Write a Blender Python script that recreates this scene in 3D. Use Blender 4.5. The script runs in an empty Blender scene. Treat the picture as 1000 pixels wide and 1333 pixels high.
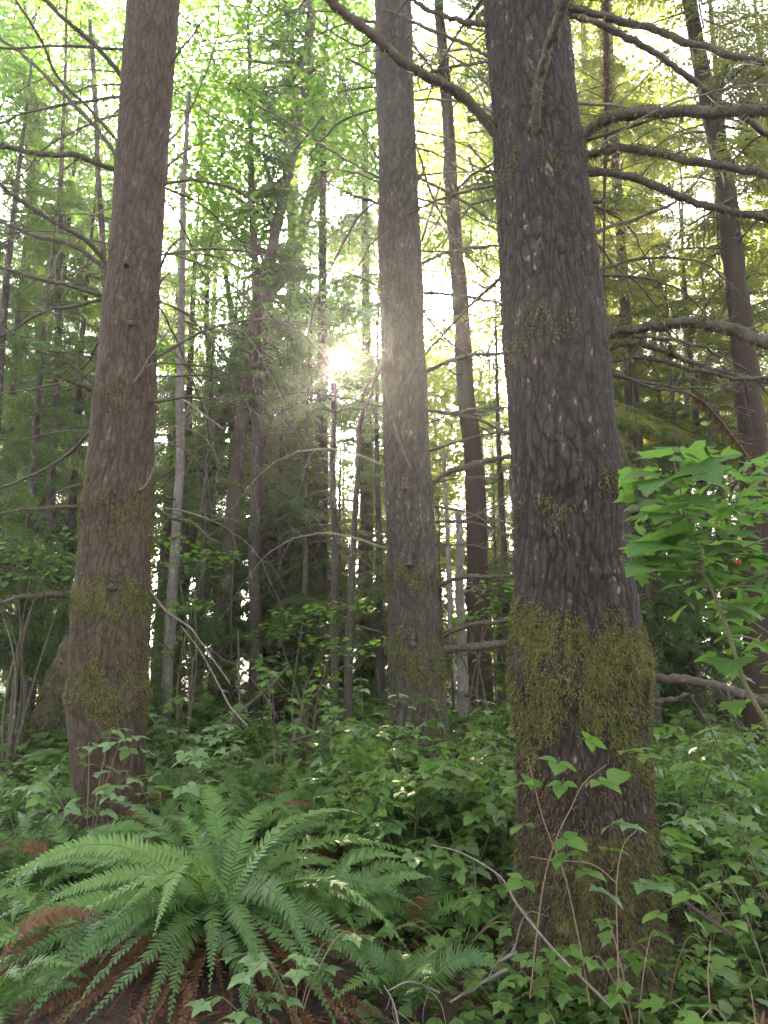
import bpy, bmesh, math, random
import numpy as np
from mathutils import Vector, Matrix

R = math.radians
rng = np.random.default_rng(7)
random.seed(7)
S = bpy.context.scene
COL = S.collection

# ------------------------------------------------------------------ camera, sky, sun, exposure
PITCH = R(11.3)
CAMZ = 1.45
FPX = 1000.0
cd = bpy.data.cameras.new('camera')
cam = bpy.data.objects.new('camera', cd)
COL.objects.link(cam)
cam.location = (0, 0, CAMZ)
cam.rotation_euler = (R(90) + PITCH, 0, 0)
cd.sensor_fit = 'AUTO'
cd.sensor_width = 36.0
cd.lens = 27.0
cd.clip_start = 0.05
cd.clip_end = 2000
S.camera = cam


def at(px, py, Y):
    """The point at depth Y (metres ahead) seen at pixel px, py of the 1000 x 1333 photograph."""
    r = (px - 500) / FPX
    u = (666.5 - py) / FPX
    yw = math.cos(PITCH) - math.sin(PITCH) * u
    zw = math.sin(PITCH) + math.cos(PITCH) * u
    k = Y / yw
    return np.array([r * k, Y, CAMZ + zw * k])


SUN_DIR = at(441, 470, 1.0) - np.array([0, 0, CAMZ])
SUN_DIR /= np.linalg.norm(SUN_DIR)
SUN_EL = math.asin(SUN_DIR[2])
SUN_AZ = math.atan2(SUN_DIR[0], SUN_DIR[1])
w = bpy.data.worlds.new('World')
S.world = w
w.use_nodes = True
nt = w.node_tree
nt.nodes.clear()
wo = nt.nodes.new('ShaderNodeOutputWorld')
bg = nt.nodes.new('ShaderNodeBackground')
sky = nt.nodes.new('ShaderNodeTexSky')
sky.sky_type = 'NISHITA'
sky.sun_disc = False
sky.sun_elevation = SUN_EL
sky.sun_rotation = SUN_AZ
sky.dust_density = 5.0
sky.air_density = .55
sky.ozone_density = .6
bg.inputs['Strength'].default_value = 0.15
hs = nt.nodes.new('ShaderNodeHueSaturation')   # sky colour muted to take off its blue cast
hs.inputs['Saturation'].default_value = .38
nt.links.new(sky.outputs['Color'], hs.inputs['Color'])
nt.links.new(hs.outputs['Color'], bg.inputs['Color'])
# the sun's own disc, standing in the sky where the sun lamp shines from
tc = nt.nodes.new('ShaderNodeTexCoord')
dt = nt.nodes.new('ShaderNodeVectorMath')
dt.operation = 'DOT_PRODUCT'
dt.inputs[1].default_value = tuple(SUN_DIR)
nt.links.new(tc.outputs['Generated'], dt.inputs[0])
gt = nt.nodes.new('ShaderNodeMath')
gt.operation = 'GREATER_THAN'
gt.inputs[1].default_value = math.cos(R(0.42))
nt.links.new(dt.outputs['Value'], gt.inputs[0])
ml = nt.nodes.new('ShaderNodeMath')
ml.operation = 'MULTIPLY'
ml.inputs[1].default_value = 60.0
nt.links.new(gt.outputs[0], ml.inputs[0])
bg2 = nt.nodes.new('ShaderNodeBackground')
bg2.inputs['Color'].default_value = (1.0, 0.86, 0.62, 1)
nt.links.new(ml.outputs[0], bg2.inputs['Strength'])
ad = nt.nodes.new('ShaderNodeAddShader')
nt.links.new(bg.outputs[0], ad.inputs[0])
nt.links.new(bg2.outputs[0], ad.inputs[1])
nt.links.new(ad.outputs[0], wo.inputs['Surface'])

sl = bpy.data.lights.new('sun_lamp', 'SUN')
sl.energy = 5.0
sl.angle = R(0.53)
sl.color = (1.0, 0.82, 0.58)
so = bpy.data.objects.new('sun_lamp', sl)
COL.objects.link(so)
so.location = (-2, 20, 30)
so.rotation_euler = Vector(SUN_DIR).to_track_quat('Z', 'Y').to_euler()

S.view_settings.view_transform = 'Standard'
S.view_settings.look = 'None'
S.view_settings.gamma = 1
S.view_settings.use_curve_mapping = False
S.view_settings.exposure = 3.45
S.render.engine = 'CYCLES'
c = S.cycles
c.max_bounces = 8
c.diffuse_bounces = 4
c.glossy_bounces = 2
c.transmission_bounces = 5
c.volume_bounces = 1
c.transparent_max_bounces = 4
c.sample_clamp_indirect = 6
c.sample_clamp_direct = 0
c.use_denoising = True
c.use_adaptive_sampling = True
c.adaptive_threshold = 0.012
try:
    c.denoiser = 'OPENIMAGEDENOISE'
    c.denoising_input_passes = 'RGB_ALBEDO_NORMAL'
except Exception:
    pass
HAZE_DENSITY = 0.0016
HAZE_ANISO = 0.78


# ------------------------------------------------------------------ noise
def _h(i, j, k, s):
    n = (i.astype(np.int64) * 73856093) ^ (j.astype(np.int64) * 19349663) ^ (k.astype(np.int64) * 83492791) ^ (s * 2654435761)
    n = n & 0xFFFFFFFF
    n = ((n >> 16) ^ n) * 0x45d9f3b & 0xFFFFFFFF
    n = ((n >> 16) ^ n) * 0x45d9f3b & 0xFFFFFFFF
    n = (n >> 16) ^ n
    return (n & 0xFFFFFF) / float(0xFFFFFF)


def vnoise(x, y, z, s=0):
    i, j, k = np.floor(x), np.floor(y), np.floor(z)
    fx, fy, fz = x - i, y - j, z - k
    fx, fy, fz = fx * fx * (3 - 2 * fx), fy * fy * (3 - 2 * fy), fz * fz * (3 - 2 * fz)
    r = 0
    for a in (0, 1):
        for b in (0, 1):
            for d in (0, 1):
                wgt = (fx if a else 1 - fx) * (fy if b else 1 - fy) * (fz if d else 1 - fz)
                r = r + wgt * _h(i + a, j + b, k + d, s)
    return r * 2 - 1


def fbm(x, y, z, s=0, o=3):
    r, a = 0, 1.0
    for q in range(o):
        r = r + a * vnoise(x, y, z, s + q * 17)
        x, y, z, a = x * 2.03, y * 2.03, z * 2.03, a * .5
    return r


def worley(x, y, z, s=0):
    """distance to the nearest and second nearest cell point"""
    i, j, k = np.floor(x), np.floor(y), np.floor(z)
    f1 = np.full(x.shape, 9.0)
    f2 = np.full(x.shape, 9.0)
    for a in (-1, 0, 1):
        for b in (-1, 0, 1):
            for d in (-1, 0, 1):
                ci, cj, ck = i + a, j + b, k + d
                dx = ci + _h(ci, cj, ck, s) - x
                dy = cj + _h(ci, cj, ck, s + 1) - y
                dz = ck + _h(ci, cj, ck, s + 2) - z
                q = dx * dx + dy * dy + dz * dz
                lt = q < f1
                f2 = np.where(lt, f1, np.minimum(f2, q))
                f1 = np.where(lt, q, f1)
    return np.sqrt(f1), np.sqrt(f2)


# ------------------------------------------------------------------ geometry
class Geo:
    """collects points with triangles and quads; builds ONE mesh"""

    def __init__(self):
        self.v, self.t, self.q, self.n = [], [], [], 0
        self.at, self.mt, self.mq, self.m = [], [], [], 0

    def add(self, v, t=None, q=None, attr=None):
        v = np.asarray(v, float).reshape(-1, 3)
        if t is not None and len(t):
            self.t.append(np.asarray(t, np.int64).reshape(-1, 3) + self.n)
            self.mt.append(np.full(len(self.t[-1]), self.m))
        if q is not None and len(q):
            self.q.append(np.asarray(q, np.int64).reshape(-1, 4) + self.n)
            self.mq.append(np.full(len(self.q[-1]), self.m))
        self.v.append(v)
        self.at.append(np.zeros(len(v)) if attr is None else attr)
        self.n += len(v)

    def scatter(self, v, t, M, T, q=None):
        """template v,t once for every 3x3 matrix M and offset T"""
        v = np.asarray(v, float)
        if len(M) == 0:
            return
        V = np.einsum('nij,kj->nki', M, v) + np.asarray(T)[:, None, :]
        off = (np.arange(len(M)) * len(v))[:, None, None]
        tt = (np.asarray(t)[None] + off).reshape(-1, 3) if t is not None and len(t) else None
        qq = (np.asarray(q)[None] + off).reshape(-1, 4) if q is not None and len(q) else None
        self.add(V.reshape(-1, 3), tt, qq)

    def arrays(self):
        v = np.concatenate(self.v) if self.v else np.zeros((0, 3))
        t = np.concatenate(self.t) if self.t else np.zeros((0, 3), np.int64)
        q = np.concatenate(self.q) if self.q else np.zeros((0, 4), np.int64)
        return v, t, q

    def mesh(self, name, mat, origin=(0, 0, 0), smooth=False, attr=None):
        v, t, q = self.arrays()
        v = v - np.asarray(origin, float)
        me = bpy.data.meshes.new(name)
        me.vertices.add(len(v))
        me.vertices.foreach_set('co', v.astype(np.float32).ravel())
        nl = 3 * len(t) + 4 * len(q)
        me.loops.add(nl)
        me.loops.foreach_set('vertex_index', np.concatenate([t.ravel(), q.ravel()]).astype(np.int32))
        me.polygons.add(len(t) + len(q))
        st = np.concatenate([np.arange(len(t)) * 3, 3 * len(t) + np.arange(len(q)) * 4]).astype(np.int32)
        me.polygons.foreach_set('loop_start', st)
        if smooth:
            me.polygons.foreach_set('use_smooth', np.ones(len(t) + len(q), bool))
        if isinstance(mat, (list, tuple)):
            for q_ in mat:
                me.materials.append(q_)
            me.polygons.foreach_set('material_index', np.concatenate(self.mt + self.mq).astype(np.int32))
        else:
            me.materials.append(mat)
        if attr:
            a = me.attributes.new(attr, 'FLOAT', 'POINT')
            a.data.foreach_set('value', np.concatenate(self.at).astype(np.float32))
        me.update(calc_edges=True)
        return me


def link(name, me, parent=None, M=None):
    o = bpy.data.objects.new(name, me)
    COL.objects.link(o)
    if parent is not None:
        o.parent = parent
    if M is not None:
        o.matrix_basis = M
    return o


def wloc(p):
    r = np.zeros(3)
    while p is not None:
        r += np.array(p.location)
        p = p.parent
    return r


def part(name, g, mat, parent, smooth=False, attr=None, kind=None):
    """a mesh built in world coordinates, hung under its parent"""
    me = g.mesh(name, mat, wloc(parent), smooth, attr)
    o = link(name, me, parent)
    if kind:
        o['kind'] = kind
    return o


def thing(name, label, cat, loc=(0, 0, 0), group=None):
    o = bpy.data.objects.new(name, None)
    COL.objects.link(o)
    o.empty_display_size = .2
    o.location = tuple(loc)
    o['label'] = label
    o['category'] = cat
    if group:
        o['group'] = group
    return o


def norm(v):
    v = np.asarray(v, float)
    return v / (np.linalg.norm(v, axis=-1, keepdims=True) + 1e-12)


def frames(d, up=None, roll=None):
    """matrices whose columns are (side, d, normal) for directions d (n,3)"""
    d = norm(d)
    if up is None:
        up = np.tile([0, 0, 1.0], (len(d), 1))
    s = norm(np.cross(d, up))
    n = np.cross(s, d)
    if roll is not None:
        cr, sr = np.cos(roll)[:, None], np.sin(roll)[:, None]
        s, n = s * cr + n * sr, n * cr - s * sr
    return np.stack([s, d, n], axis=2)


def catmull(P, sub=6):
    P = np.asarray(P, float)
    if len(P) < 3:
        t = np.linspace(0, 1, sub + 1)[:, None]
        return P[0] * (1 - t) + P[-1] * t
    Q = np.vstack([2 * P[0] - P[1], P, 2 * P[-1] - P[-2]])
    out = []
    for i in range(1, len(Q) - 2):
        p0, p1, p2, p3 = Q[i - 1], Q[i], Q[i + 1], Q[i + 2]
        for t in np.arange(sub) / sub:
            out.append(.5 * ((2 * p1) + (-p0 + p2) * t + (2 * p0 - 5 * p1 + 4 * p2 - p3) * t * t + (-p0 + 3 * p1 - 3 * p2 + p3) * t ** 3))
    out.append(Q[-2])
    return np.array(out)


def tube(g, P, rad, sides=7, rough=0.0, cap=True):
    """a bent tapering limb along the points P"""
    P = np.asarray(P, float)
    n = len(P)
    rad = np.broadcast_to(np.asarray(rad, float), (n,))
    T = norm(np.gradient(P, axis=0))
    ref = np.array([0.31, 0.17, 0.93]) if abs(T[0][2]) < .8 else np.array([1.0, 0.2, 0.1])
    A = norm(np.cross(T, ref))
    B = np.cross(T, A)
    th = np.linspace(0, 2 * math.pi, sides, endpoint=False)
    rr = rad[:, None] * (1 + rough * rng.normal(size=(n, sides)))
    V = P[:, None, :] + rr[:, :, None] * (np.cos(th)[None, :, None] * A[:, None, :] + np.sin(th)[None, :, None] * B[:, None, :])
    i = np.arange(n - 1)[:, None] * sides
    j = np.arange(sides)[None]
    k = (j + 1) % sides
    Q = np.stack([i + j, i + k, i + sides + k, i + sides + j], axis=2).reshape(-1, 4)
    V = V.reshape(-1, 3)
    tt = None
    if cap:
        V = np.vstack([V, P[-1] + T[-1] * rad[-1] * .7, P[0]])
        a = n * sides
        b = (n - 1) * sides
        jj = np.arange(sides)
        kk = (jj + 1) % sides
        tt = np.vstack([np.stack([b + jj, b + kk, np.full(sides, a)], 1), np.stack([kk, jj, np.full(sides, a + 1)], 1)])
    g.add(V, tt, Q)


# ------------------------------------------------------------------ materials
def newmat(name):
    m = bpy.data.materials.new(name)
    m.use_nodes = True
    t = m.node_tree
    t.nodes.clear()
    out = t.nodes.new('ShaderNodeOutputMaterial')
    return m, t, out


def N(t, kind, **kw):
    n = t.nodes.new(kind)
    for k, v in kw.items():
        if k in n.inputs:
            n.inputs[k].default_value = v
        else:
            setattr(n, k, v)
    return n


def ramp(t, fac, stops):
    r = t.nodes.new('ShaderNodeValToRGB')
    e = r.color_ramp.elements
    while len(e) < len(stops):
        e.new(.5)
    for q, (p, col) in zip(e, stops):
        q.position = p
        q.color = (*col, 1)
    t.links.new(fac, r.inputs[0])
    return r.outputs[0]


def leafmat(name, a, b, trans, tfac=.45, rough=.5, spec=.35, dead=None, deadfac=.0, scale=3.0, vein=False):
    """a leaf: colour varies from leaf to leaf, light passes through it"""
    m, t, out = newmat(name)
    geo = N(t, 'ShaderNodeNewGeometry')
    oi = N(t, 'ShaderNodeObjectInfo')
    ad = N(t, 'ShaderNodeMath', operation='ADD')
    t.links.new(geo.outputs['Random Per Island'], ad.inputs[0])
    t.links.new(oi.outputs['Random'], ad.inputs[1])
    fr = N(t, 'ShaderNodeMath', operation='FRACT')
    t.links.new(ad.outputs[0], fr.inputs[0])
    tex = N(t, 'ShaderNodeTexCoord')
    no = N(t, 'ShaderNodeTexNoise', Scale=scale, Detail=2.0)
    t.links.new(tex.outputs['Object'], no.inputs['Vector'])
    mx = N(t, 'ShaderNodeMath', operation='MULTIPLY_ADD')
    mx.inputs[1].default_value = .6
    t.links.new(fr.outputs[0], mx.inputs[0])
    n2 = N(t, 'ShaderNodeMath', operation='MULTIPLY')
    n2.inputs[1].default_value = .5
    t.links.new(no.outputs['Fac'], n2.inputs[0])
    t.links.new(n2.outputs[0], mx.inputs[2])
    st = [(0.12, a), (.8, b)]
    if dead:
        st = [(0.12, a), (.8 - deadfac, b), (.92 - deadfac * .6, dead)]
    colr = ramp(t, mx.outputs[0], st)
    if vein:
        sx = N(t, 'ShaderNodeSeparateXYZ')
        t.links.new(tex.outputs['Object'], sx.inputs[0])
        ab = N(t, 'ShaderNodeMath', operation='ABSOLUTE')
        t.links.new(sx.outputs[0], ab.inputs[0])
        v1 = N(t, 'ShaderNodeMath', operation='MULTIPLY_ADD')
        v1.inputs[1].default_value = -.7
        t.links.new(ab.outputs[0], v1.inputs[0])
        t.links.new(sx.outputs[1], v1.inputs[2])
        v2 = N(t, 'ShaderNodeMath', operation='PINGPONG')
        v2.inputs[1].default_value = .055
        t.links.new(v1.outputs[0], v2.inputs[0])
        v3 = N(t, 'ShaderNodeMath', operation='MINIMUM')
        t.links.new(v2.outputs[0], v3.inputs[0])
        t.links.new(ab.outputs[0], v3.inputs[1])
        vf = ramp(t, v3.outputs[0], [(.0, (.55, .55, .55)), (.014, (0, 0, 0))])
        vx = N(t, 'ShaderNodeMix', data_type='RGBA')
        t.links.new(vf, vx.inputs[0])
        t.links.new(colr, vx.inputs[6])
        vx.inputs[7].default_value = tuple(min(1, q_ * 1.5) for q_ in b) + (1,)
        colr = vx.outputs[2]
    p = N(t, 'ShaderNodeBsdfPrincipled', Roughness=rough)
    p.inputs['Specular IOR Level'].default_value = spec
    t.links.new(colr, p.inputs['Base Color'])
    tr = N(t, 'ShaderNodeBsdfTranslucent')
    hm = N(t, 'ShaderNodeMix', data_type='RGBA')
    hm.inputs[0].default_value = .35
    hm.inputs[6].default_value = (*trans, 1)
    t.links.new(colr, hm.inputs[7])
    t.links.new(hm.outputs[2], tr.inputs['Color'])
    mix = N(t, 'ShaderNodeMixShader')
    mix.inputs[0].default_value = tfac
    t.links.new(p.outputs[0], mix.inputs[1])
    t.links.new(tr.outputs[0], mix.inputs[2])
    t.links.new(mix.outputs[0], out.inputs['Surface'])
    return m


def barkmat(name, dark, light, fleck, moss=(.12, .11, .03), fleckamt=.62, scale=1.0, mossamt=0.0, bump=.5, plated=False):
    """bark: furrowed grain, pale flakes, moss where the 'moss' attribute says so"""
    m, t, out = newmat(name)
    tex = N(t, 'ShaderNodeTexCoord')
    mp = N(t, 'ShaderNodeMapping')
    mp.inputs['Scale'].default_value = (1, 1, .45)
    t.links.new(tex.outputs['Object'], mp.inputs[0])
    n1 = N(t, 'ShaderNodeTexNoise', Scale=9.0 * scale, Detail=6.0, Roughness=.65)
    t.links.new(mp.outputs[0], n1.inputs['Vector'])
    n2 = N(t, 'ShaderNodeTexNoise', Scale=48.0 * scale, Detail=5.0, Roughness=.7)
    t.links.new(mp.outputs[0], n2.inputs['Vector'])
    s = N(t, 'ShaderNodeMath', operation='MULTIPLY_ADD')
    s.inputs[1].default_value = .55
    t.links.new(n2.outputs['Fac'], s.inputs[0])
    h = N(t, 'ShaderNodeMath', operation='MULTIPLY')
    h.inputs[1].default_value = .5
    t.links.new(n1.outputs['Fac'], h.inputs[0])
    t.links.new(h.outputs[0], s.inputs[2])
    col = ramp(t, s.outputs[0], [(.36, dark), (.68, light)])
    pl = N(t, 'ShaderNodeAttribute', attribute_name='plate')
    if plated:   # reddish inner bark plus painted furrow shade in the fissures, weathered plates outside
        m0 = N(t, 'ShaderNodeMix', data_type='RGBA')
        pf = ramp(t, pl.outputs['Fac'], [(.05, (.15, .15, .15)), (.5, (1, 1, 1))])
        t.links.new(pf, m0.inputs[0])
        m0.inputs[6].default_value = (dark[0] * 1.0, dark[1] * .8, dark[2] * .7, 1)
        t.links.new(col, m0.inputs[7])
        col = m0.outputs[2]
    # flakes of pale lichen
    v = N(t, 'ShaderNodeTexVoronoi', Scale=62.0 * scale)
    t.links.new(mp.outputs[0], v.inputs['Vector'])
    vm = N(t, 'ShaderNodeMath', operation='MULTIPLY')
    t.links.new(v.outputs['Color'], vm.inputs[0])
    t.links.new(n1.outputs['Fac'], vm.inputs[1])
    if plated:
        vp = N(t, 'ShaderNodeMath', operation='MULTIPLY_ADD')
        vp.inputs[1].default_value = .22
        vp.inputs[2].default_value = -.17
        t.links.new(pl.outputs['Fac'], vp.inputs[0])
        va = N(t, 'ShaderNodeMath', operation='ADD')
        t.links.new(vm.outputs[0], va.inputs[0])
        t.links.new(vp.outputs[0], va.inputs[1])
        vm = va
    fl = ramp(t, vm.outputs[0], [(fleckamt * .72, (0, 0, 0)), (fleckamt * .85, (1, 1, 1))])
    m1 = N(t, 'ShaderNodeMix', data_type='RGBA')
    t.links.new(fl, m1.inputs[0])
    t.links.new(col, m1.inputs[6])
    m1.inputs[7].default_value = (*fleck, 1)
    # moss
    at_ = N(t, 'ShaderNodeAttribute', attribute_name='moss')
    n3 = N(t, 'ShaderNodeTexNoise', Scale=14.0, Detail=5.0, Roughness=.7)
    t.links.new(tex.outputs['Object'], n3.inputs['Vector'])
    ma = N(t, 'ShaderNodeMath', operation='ADD')
    t.links.new(at_.outputs['Fac'], ma.inputs[0])
    t.links.new(n3.outputs['Fac'], ma.inputs[1])
    mb_ = N(t, 'ShaderNodeMath', operation='ADD')
    mb_.inputs[1].default_value = mossamt
    t.links.new(ma.outputs[0], mb_.inputs[0])
    mf = ramp(t, mb_.outputs[0], [(.82, (0, 0, 0)), (1.0, (1, 1, 1))])
    mc = ramp(t, n2.outputs['Fac'], [(.3, tuple(x * .55 for x in moss)), (.7, tuple(x * 1.35 for x in moss))])
    m2 = N(t, 'ShaderNodeMix', data_type='RGBA')
    t.links.new(mf, m2.inputs[0])
    t.links.new(m1.outputs[2], m2.inputs[6])
    t.links.new(mc, m2.inputs[7])
    p = N(t, 'ShaderNodeBsdfPrincipled', Roughness=.85)
    p.inputs['Specular IOR Level'].default_value = .3
    t.links.new(m2.outputs[2], p.inputs['Base Color'])
    bp = N(t, 'ShaderNodeBump', Strength=bump, Distance=.012)
    t.links.new(s.outputs[0], bp.inputs['Height'])
    t.links.new(bp.outputs[0], p.inputs['Normal'])
    t.links.new(p.outputs[0], out.inputs['Surface'])
    return m


def plainmat(name, a, b, scale=20.0, rough=.85, bump=.3, trans=0.0):
    m, t, out = newmat(name)
    tex = N(t, 'ShaderNodeTexCoord')
    geo = N(t, 'ShaderNodeNewGeometry')
    no = N(t, 'ShaderNodeTexNoise', Scale=scale, Detail=5.0, Roughness=.65)
    t.links.new(tex.outputs['Object'], no.inputs['Vector'])
    s = N(t, 'ShaderNodeMath', operation='MULTIPLY_ADD')
    s.inputs[1].default_value = .4
    t.links.new(geo.outputs['Random Per Island'], s.inputs[0])
    h = N(t, 'ShaderNodeMath', operation='MULTIPLY')
    h.inputs[1].default_value = .6
    t.links.new(no.outputs['Fac'], h.inputs[0])
    t.links.new(h.outputs[0], s.inputs[2])
    col = ramp(t, s.outputs[0], [(.2, a), (.75, b)])
    p = N(t, 'ShaderNodeBsdfPrincipled', Roughness=rough)
    p.inputs['Specular IOR Level'].default_value = .25
    t.links.new(col, p.inputs['Base Color'])
    if bump:
        bp = N(t, 'ShaderNodeBump', Strength=bump, Distance=.01)
        t.links.new(no.outputs['Fac'], bp.inputs['Height'])
        t.links.new(bp.outputs[0], p.inputs['Normal'])
    last = p.outputs[0]
    if trans:
        tr = N(t, 'ShaderNodeBsdfTranslucent')
        t.links.new(col, tr.inputs['Color'])
        mix = N(t, 'ShaderNodeMixShader')
        mix.inputs[0].default_value = trans
        t.links.new(last, mix.inputs[1])
        t.links.new(tr.outputs[0], mix.inputs[2])
        last = mix.outputs[0]
    t.links.new(last, out.inputs['Surface'])
    return m


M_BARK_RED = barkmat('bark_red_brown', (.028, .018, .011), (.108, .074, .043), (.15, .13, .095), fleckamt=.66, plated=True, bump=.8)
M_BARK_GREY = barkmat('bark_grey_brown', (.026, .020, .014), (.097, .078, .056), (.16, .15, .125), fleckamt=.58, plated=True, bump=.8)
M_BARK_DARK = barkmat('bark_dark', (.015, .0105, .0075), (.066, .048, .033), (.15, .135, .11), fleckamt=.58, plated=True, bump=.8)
M_BARK_FAR = barkmat('bark_far', (.03, .022, .016), (.095, .07, .05), (.2, .18, .15), mossamt=-.02)
M_BARK_PALE = barkmat('bark_pale', (.07, .055, .042), (.21, .18, .145), (.27, .26, .22), mossamt=.04)
M_BARK_MOSSY = barkmat('bark_mossy', (.05, .04, .025), (.13, .10, .07), (.2, .18, .15), mossamt=.22)
M_TWIG = barkmat('twig_bark', (.035, .026, .018), (.12, .09, .065), (.16, .14, .11), scale=2.0, mossamt=.02)
M_TWIG_MOSSY = barkmat('twig_bark_mossy', (.035, .028, .018), (.12, .095, .07), (.16, .15, .12), scale=2.0, mossamt=.2)
M_TWIG_PALE = barkmat('twig_bark_pale', (.10, .08, .06), (.26, .22, .17), (.3, .29, .24), scale=2.0)
M_MOSS = plainmat('moss_strands', (.05, .053, .014), (.19, .185, .055), 8.0, .9, 0, .25)
M_MOSS_DARK = plainmat('moss_strands_dark', (.038, .041, .013), (.13, .128, .042), 8.0, .9, 0, .2)
M_MOSS_BROWN = plainmat('moss_strands_brown', (.045, .030, .014), (.15, .105, .045), 8.0, .9, 0, .2)
M_MOSS_RUST = plainmat('moss_rusty', (.06, .03, .014), (.21, .12, .05), 8.0, .9, 0, .35)
M_STEM = plainmat('green_stem', (.06, .06, .025), (.15, .14, .06), 30.0, .6)
M_CANE = plainmat('brown_cane', (.13, .075, .045), (.28, .18, .11), 30.0, .6)
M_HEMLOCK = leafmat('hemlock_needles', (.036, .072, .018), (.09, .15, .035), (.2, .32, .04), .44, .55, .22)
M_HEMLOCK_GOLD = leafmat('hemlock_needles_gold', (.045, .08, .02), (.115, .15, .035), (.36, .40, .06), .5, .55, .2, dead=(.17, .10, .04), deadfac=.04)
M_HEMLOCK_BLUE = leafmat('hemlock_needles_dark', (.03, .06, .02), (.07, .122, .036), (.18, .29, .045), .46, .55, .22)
M_MAPLE = leafmat('maple_leaves', (.04, .10, .018), (.09, .19, .028), (.26, .50, .04), .55, .45, .3)
M_MAPLE_YELLOW = leafmat('maple_leaves_yellow', (.07, .13, .018), (.15, .22, .03), (.5, .55, .05), .55, .45, .3)
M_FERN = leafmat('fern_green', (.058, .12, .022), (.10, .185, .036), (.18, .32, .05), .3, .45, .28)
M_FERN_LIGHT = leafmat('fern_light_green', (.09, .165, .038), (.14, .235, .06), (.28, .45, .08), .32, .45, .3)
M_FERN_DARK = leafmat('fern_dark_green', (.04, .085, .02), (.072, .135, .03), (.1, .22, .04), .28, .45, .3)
M_FERN_DEAD = leafmat('fern_dead', (.06, .03, .015), (.155, .083, .042), (.3, .16, .07), .3, .8, .15)
M_SALMON = leafmat('thicket_leaf', (.055, .115, .022), (.12, .205, .042), (.22, .42, .05), .38, .48, .28, vein=True)
M_SALMON_BRIGHT = leafmat('thicket_leaf_bright', (.05, .112, .026), (.10, .18, .045), (.19, .37, .05), .55, .45, .28, vein=True)
M_SALMON_PALE = leafmat('thicket_leaf_pale', (.10, .175, .062), (.165, .255, .10), (.27, .42, .1), .32, .5, .3, vein=True)
M_SHADE_LEAF = leafmat('undergrowth_leaf', (.045, .09, .02), (.10, .17, .038), (.18, .33, .045), .38, .48, .28, dead=(.14, .08, .035), deadfac=.02)
M_BERRY = plainmat('berry_red', (.28, .035, .02), (.42, .10, .04), 40, .35)
M_LITTER = plainmat('litter_brown', (.035, .018, .010), (.16, .085, .045), 9.0, .9, 0)

# ------------------------------------------------------------------ ground and air
FERN_B = at(285, 1185, 4.15)


def gz(x, y):
    x = np.asarray(x, float)
    y = np.asarray(y, float)
    z = -.06 + .022 * np.clip(y - 4, 0, 6) + .010 * np.clip(y - 10, 0, 60)
    z = z + .09 * vnoise(x * .45, y * .45, x * 0 + .5, 3) + .035 * vnoise(x * 1.7, y * 1.7, x * 0 + .5, 4)
    z = z + .16 * np.exp(-((x - FERN_B[0]) ** 2 + (y - FERN_B[1]) ** 2) / .35)
    return z


def g1(x, y):
    return float(gz(np.array([x]), np.array([y]))[0])


def ground():
    a = np.linspace(-1, 1, 170)
    xs = 150 * np.sign(a) * np.abs(a) ** 2.6
    b = np.linspace(0, 1, 210)
    ys = 3 + np.concatenate([-70 * (1 - b[:60] / b[60]) ** 2.2, 150 * ((b[60:] - b[60]) / (1 - b[60])) ** 2.4])
    X, Y = np.meshgrid(xs, ys)
    Z = gz(X.ravel(), Y.ravel())
    n = len(xs)
    i = np.arange(len(ys) - 1)[:, None] * n + np.arange(n - 1)[None]
    q = np.stack([i, i + 1, i + n + 1, i + n], 2).reshape(-1, 4)
    g = Geo()
    g.add(np.stack([X.ravel(), Y.ravel(), Z], 1), None, q)
    m, t, out = newmat('forest_floor')
    tex = N(t, 'ShaderNodeTexCoord')
    n1 = N(t, 'ShaderNodeTexNoise', Scale=3.0, Detail=6.0, Roughness=.7)
    n2 = N(t, 'ShaderNodeTexNoise', Scale=40.0, Detail=6.0, Roughness=.75)
    for q_ in (n1, n2):
        t.links.new(tex.outputs['Object'], q_.inputs['Vector'])
    s = N(t, 'ShaderNodeMath', operation='MULTIPLY_ADD')
    s.inputs[1].default_value = .6
    t.links.new(n2.outputs['Fac'], s.inputs[0])
    h = N(t, 'ShaderNodeMath', operation='MULTIPLY')
    h.inputs[1].default_value = .4
    t.links.new(n1.outputs['Fac'], h.inputs[0])
    t.links.new(h.outputs[0], s.inputs[2])
    col = ramp(t, s.outputs[0], [(.34, (.014, .009, .006)), (.5, (.05, .028, .016)), (.62, (.11, .062, .036)), (.72, (.07, .065, .025))])
    p = N(t, 'ShaderNodeBsdfPrincipled', Roughness=.95)
    t.links.new(col, p.inputs['Base Color'])
    bp = N(t, 'ShaderNodeBump', Strength=.8, Distance=.02)
    t.links.new(s.outputs[0], bp.inputs['Height'])
    t.links.new(bp.outputs[0], p.inputs['Normal'])
    t.links.new(p.outputs[0], out.inputs['Surface'])
    o = link('ground', g.mesh('ground', m, smooth=True))
    o['kind'] = 'structure'
    o['label'] = 'dark brown forest floor of needles and soil under the plants'


ground()

# ------------------------------------------------------------------ trunks and branches
BRANCH_POOL = []


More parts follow.
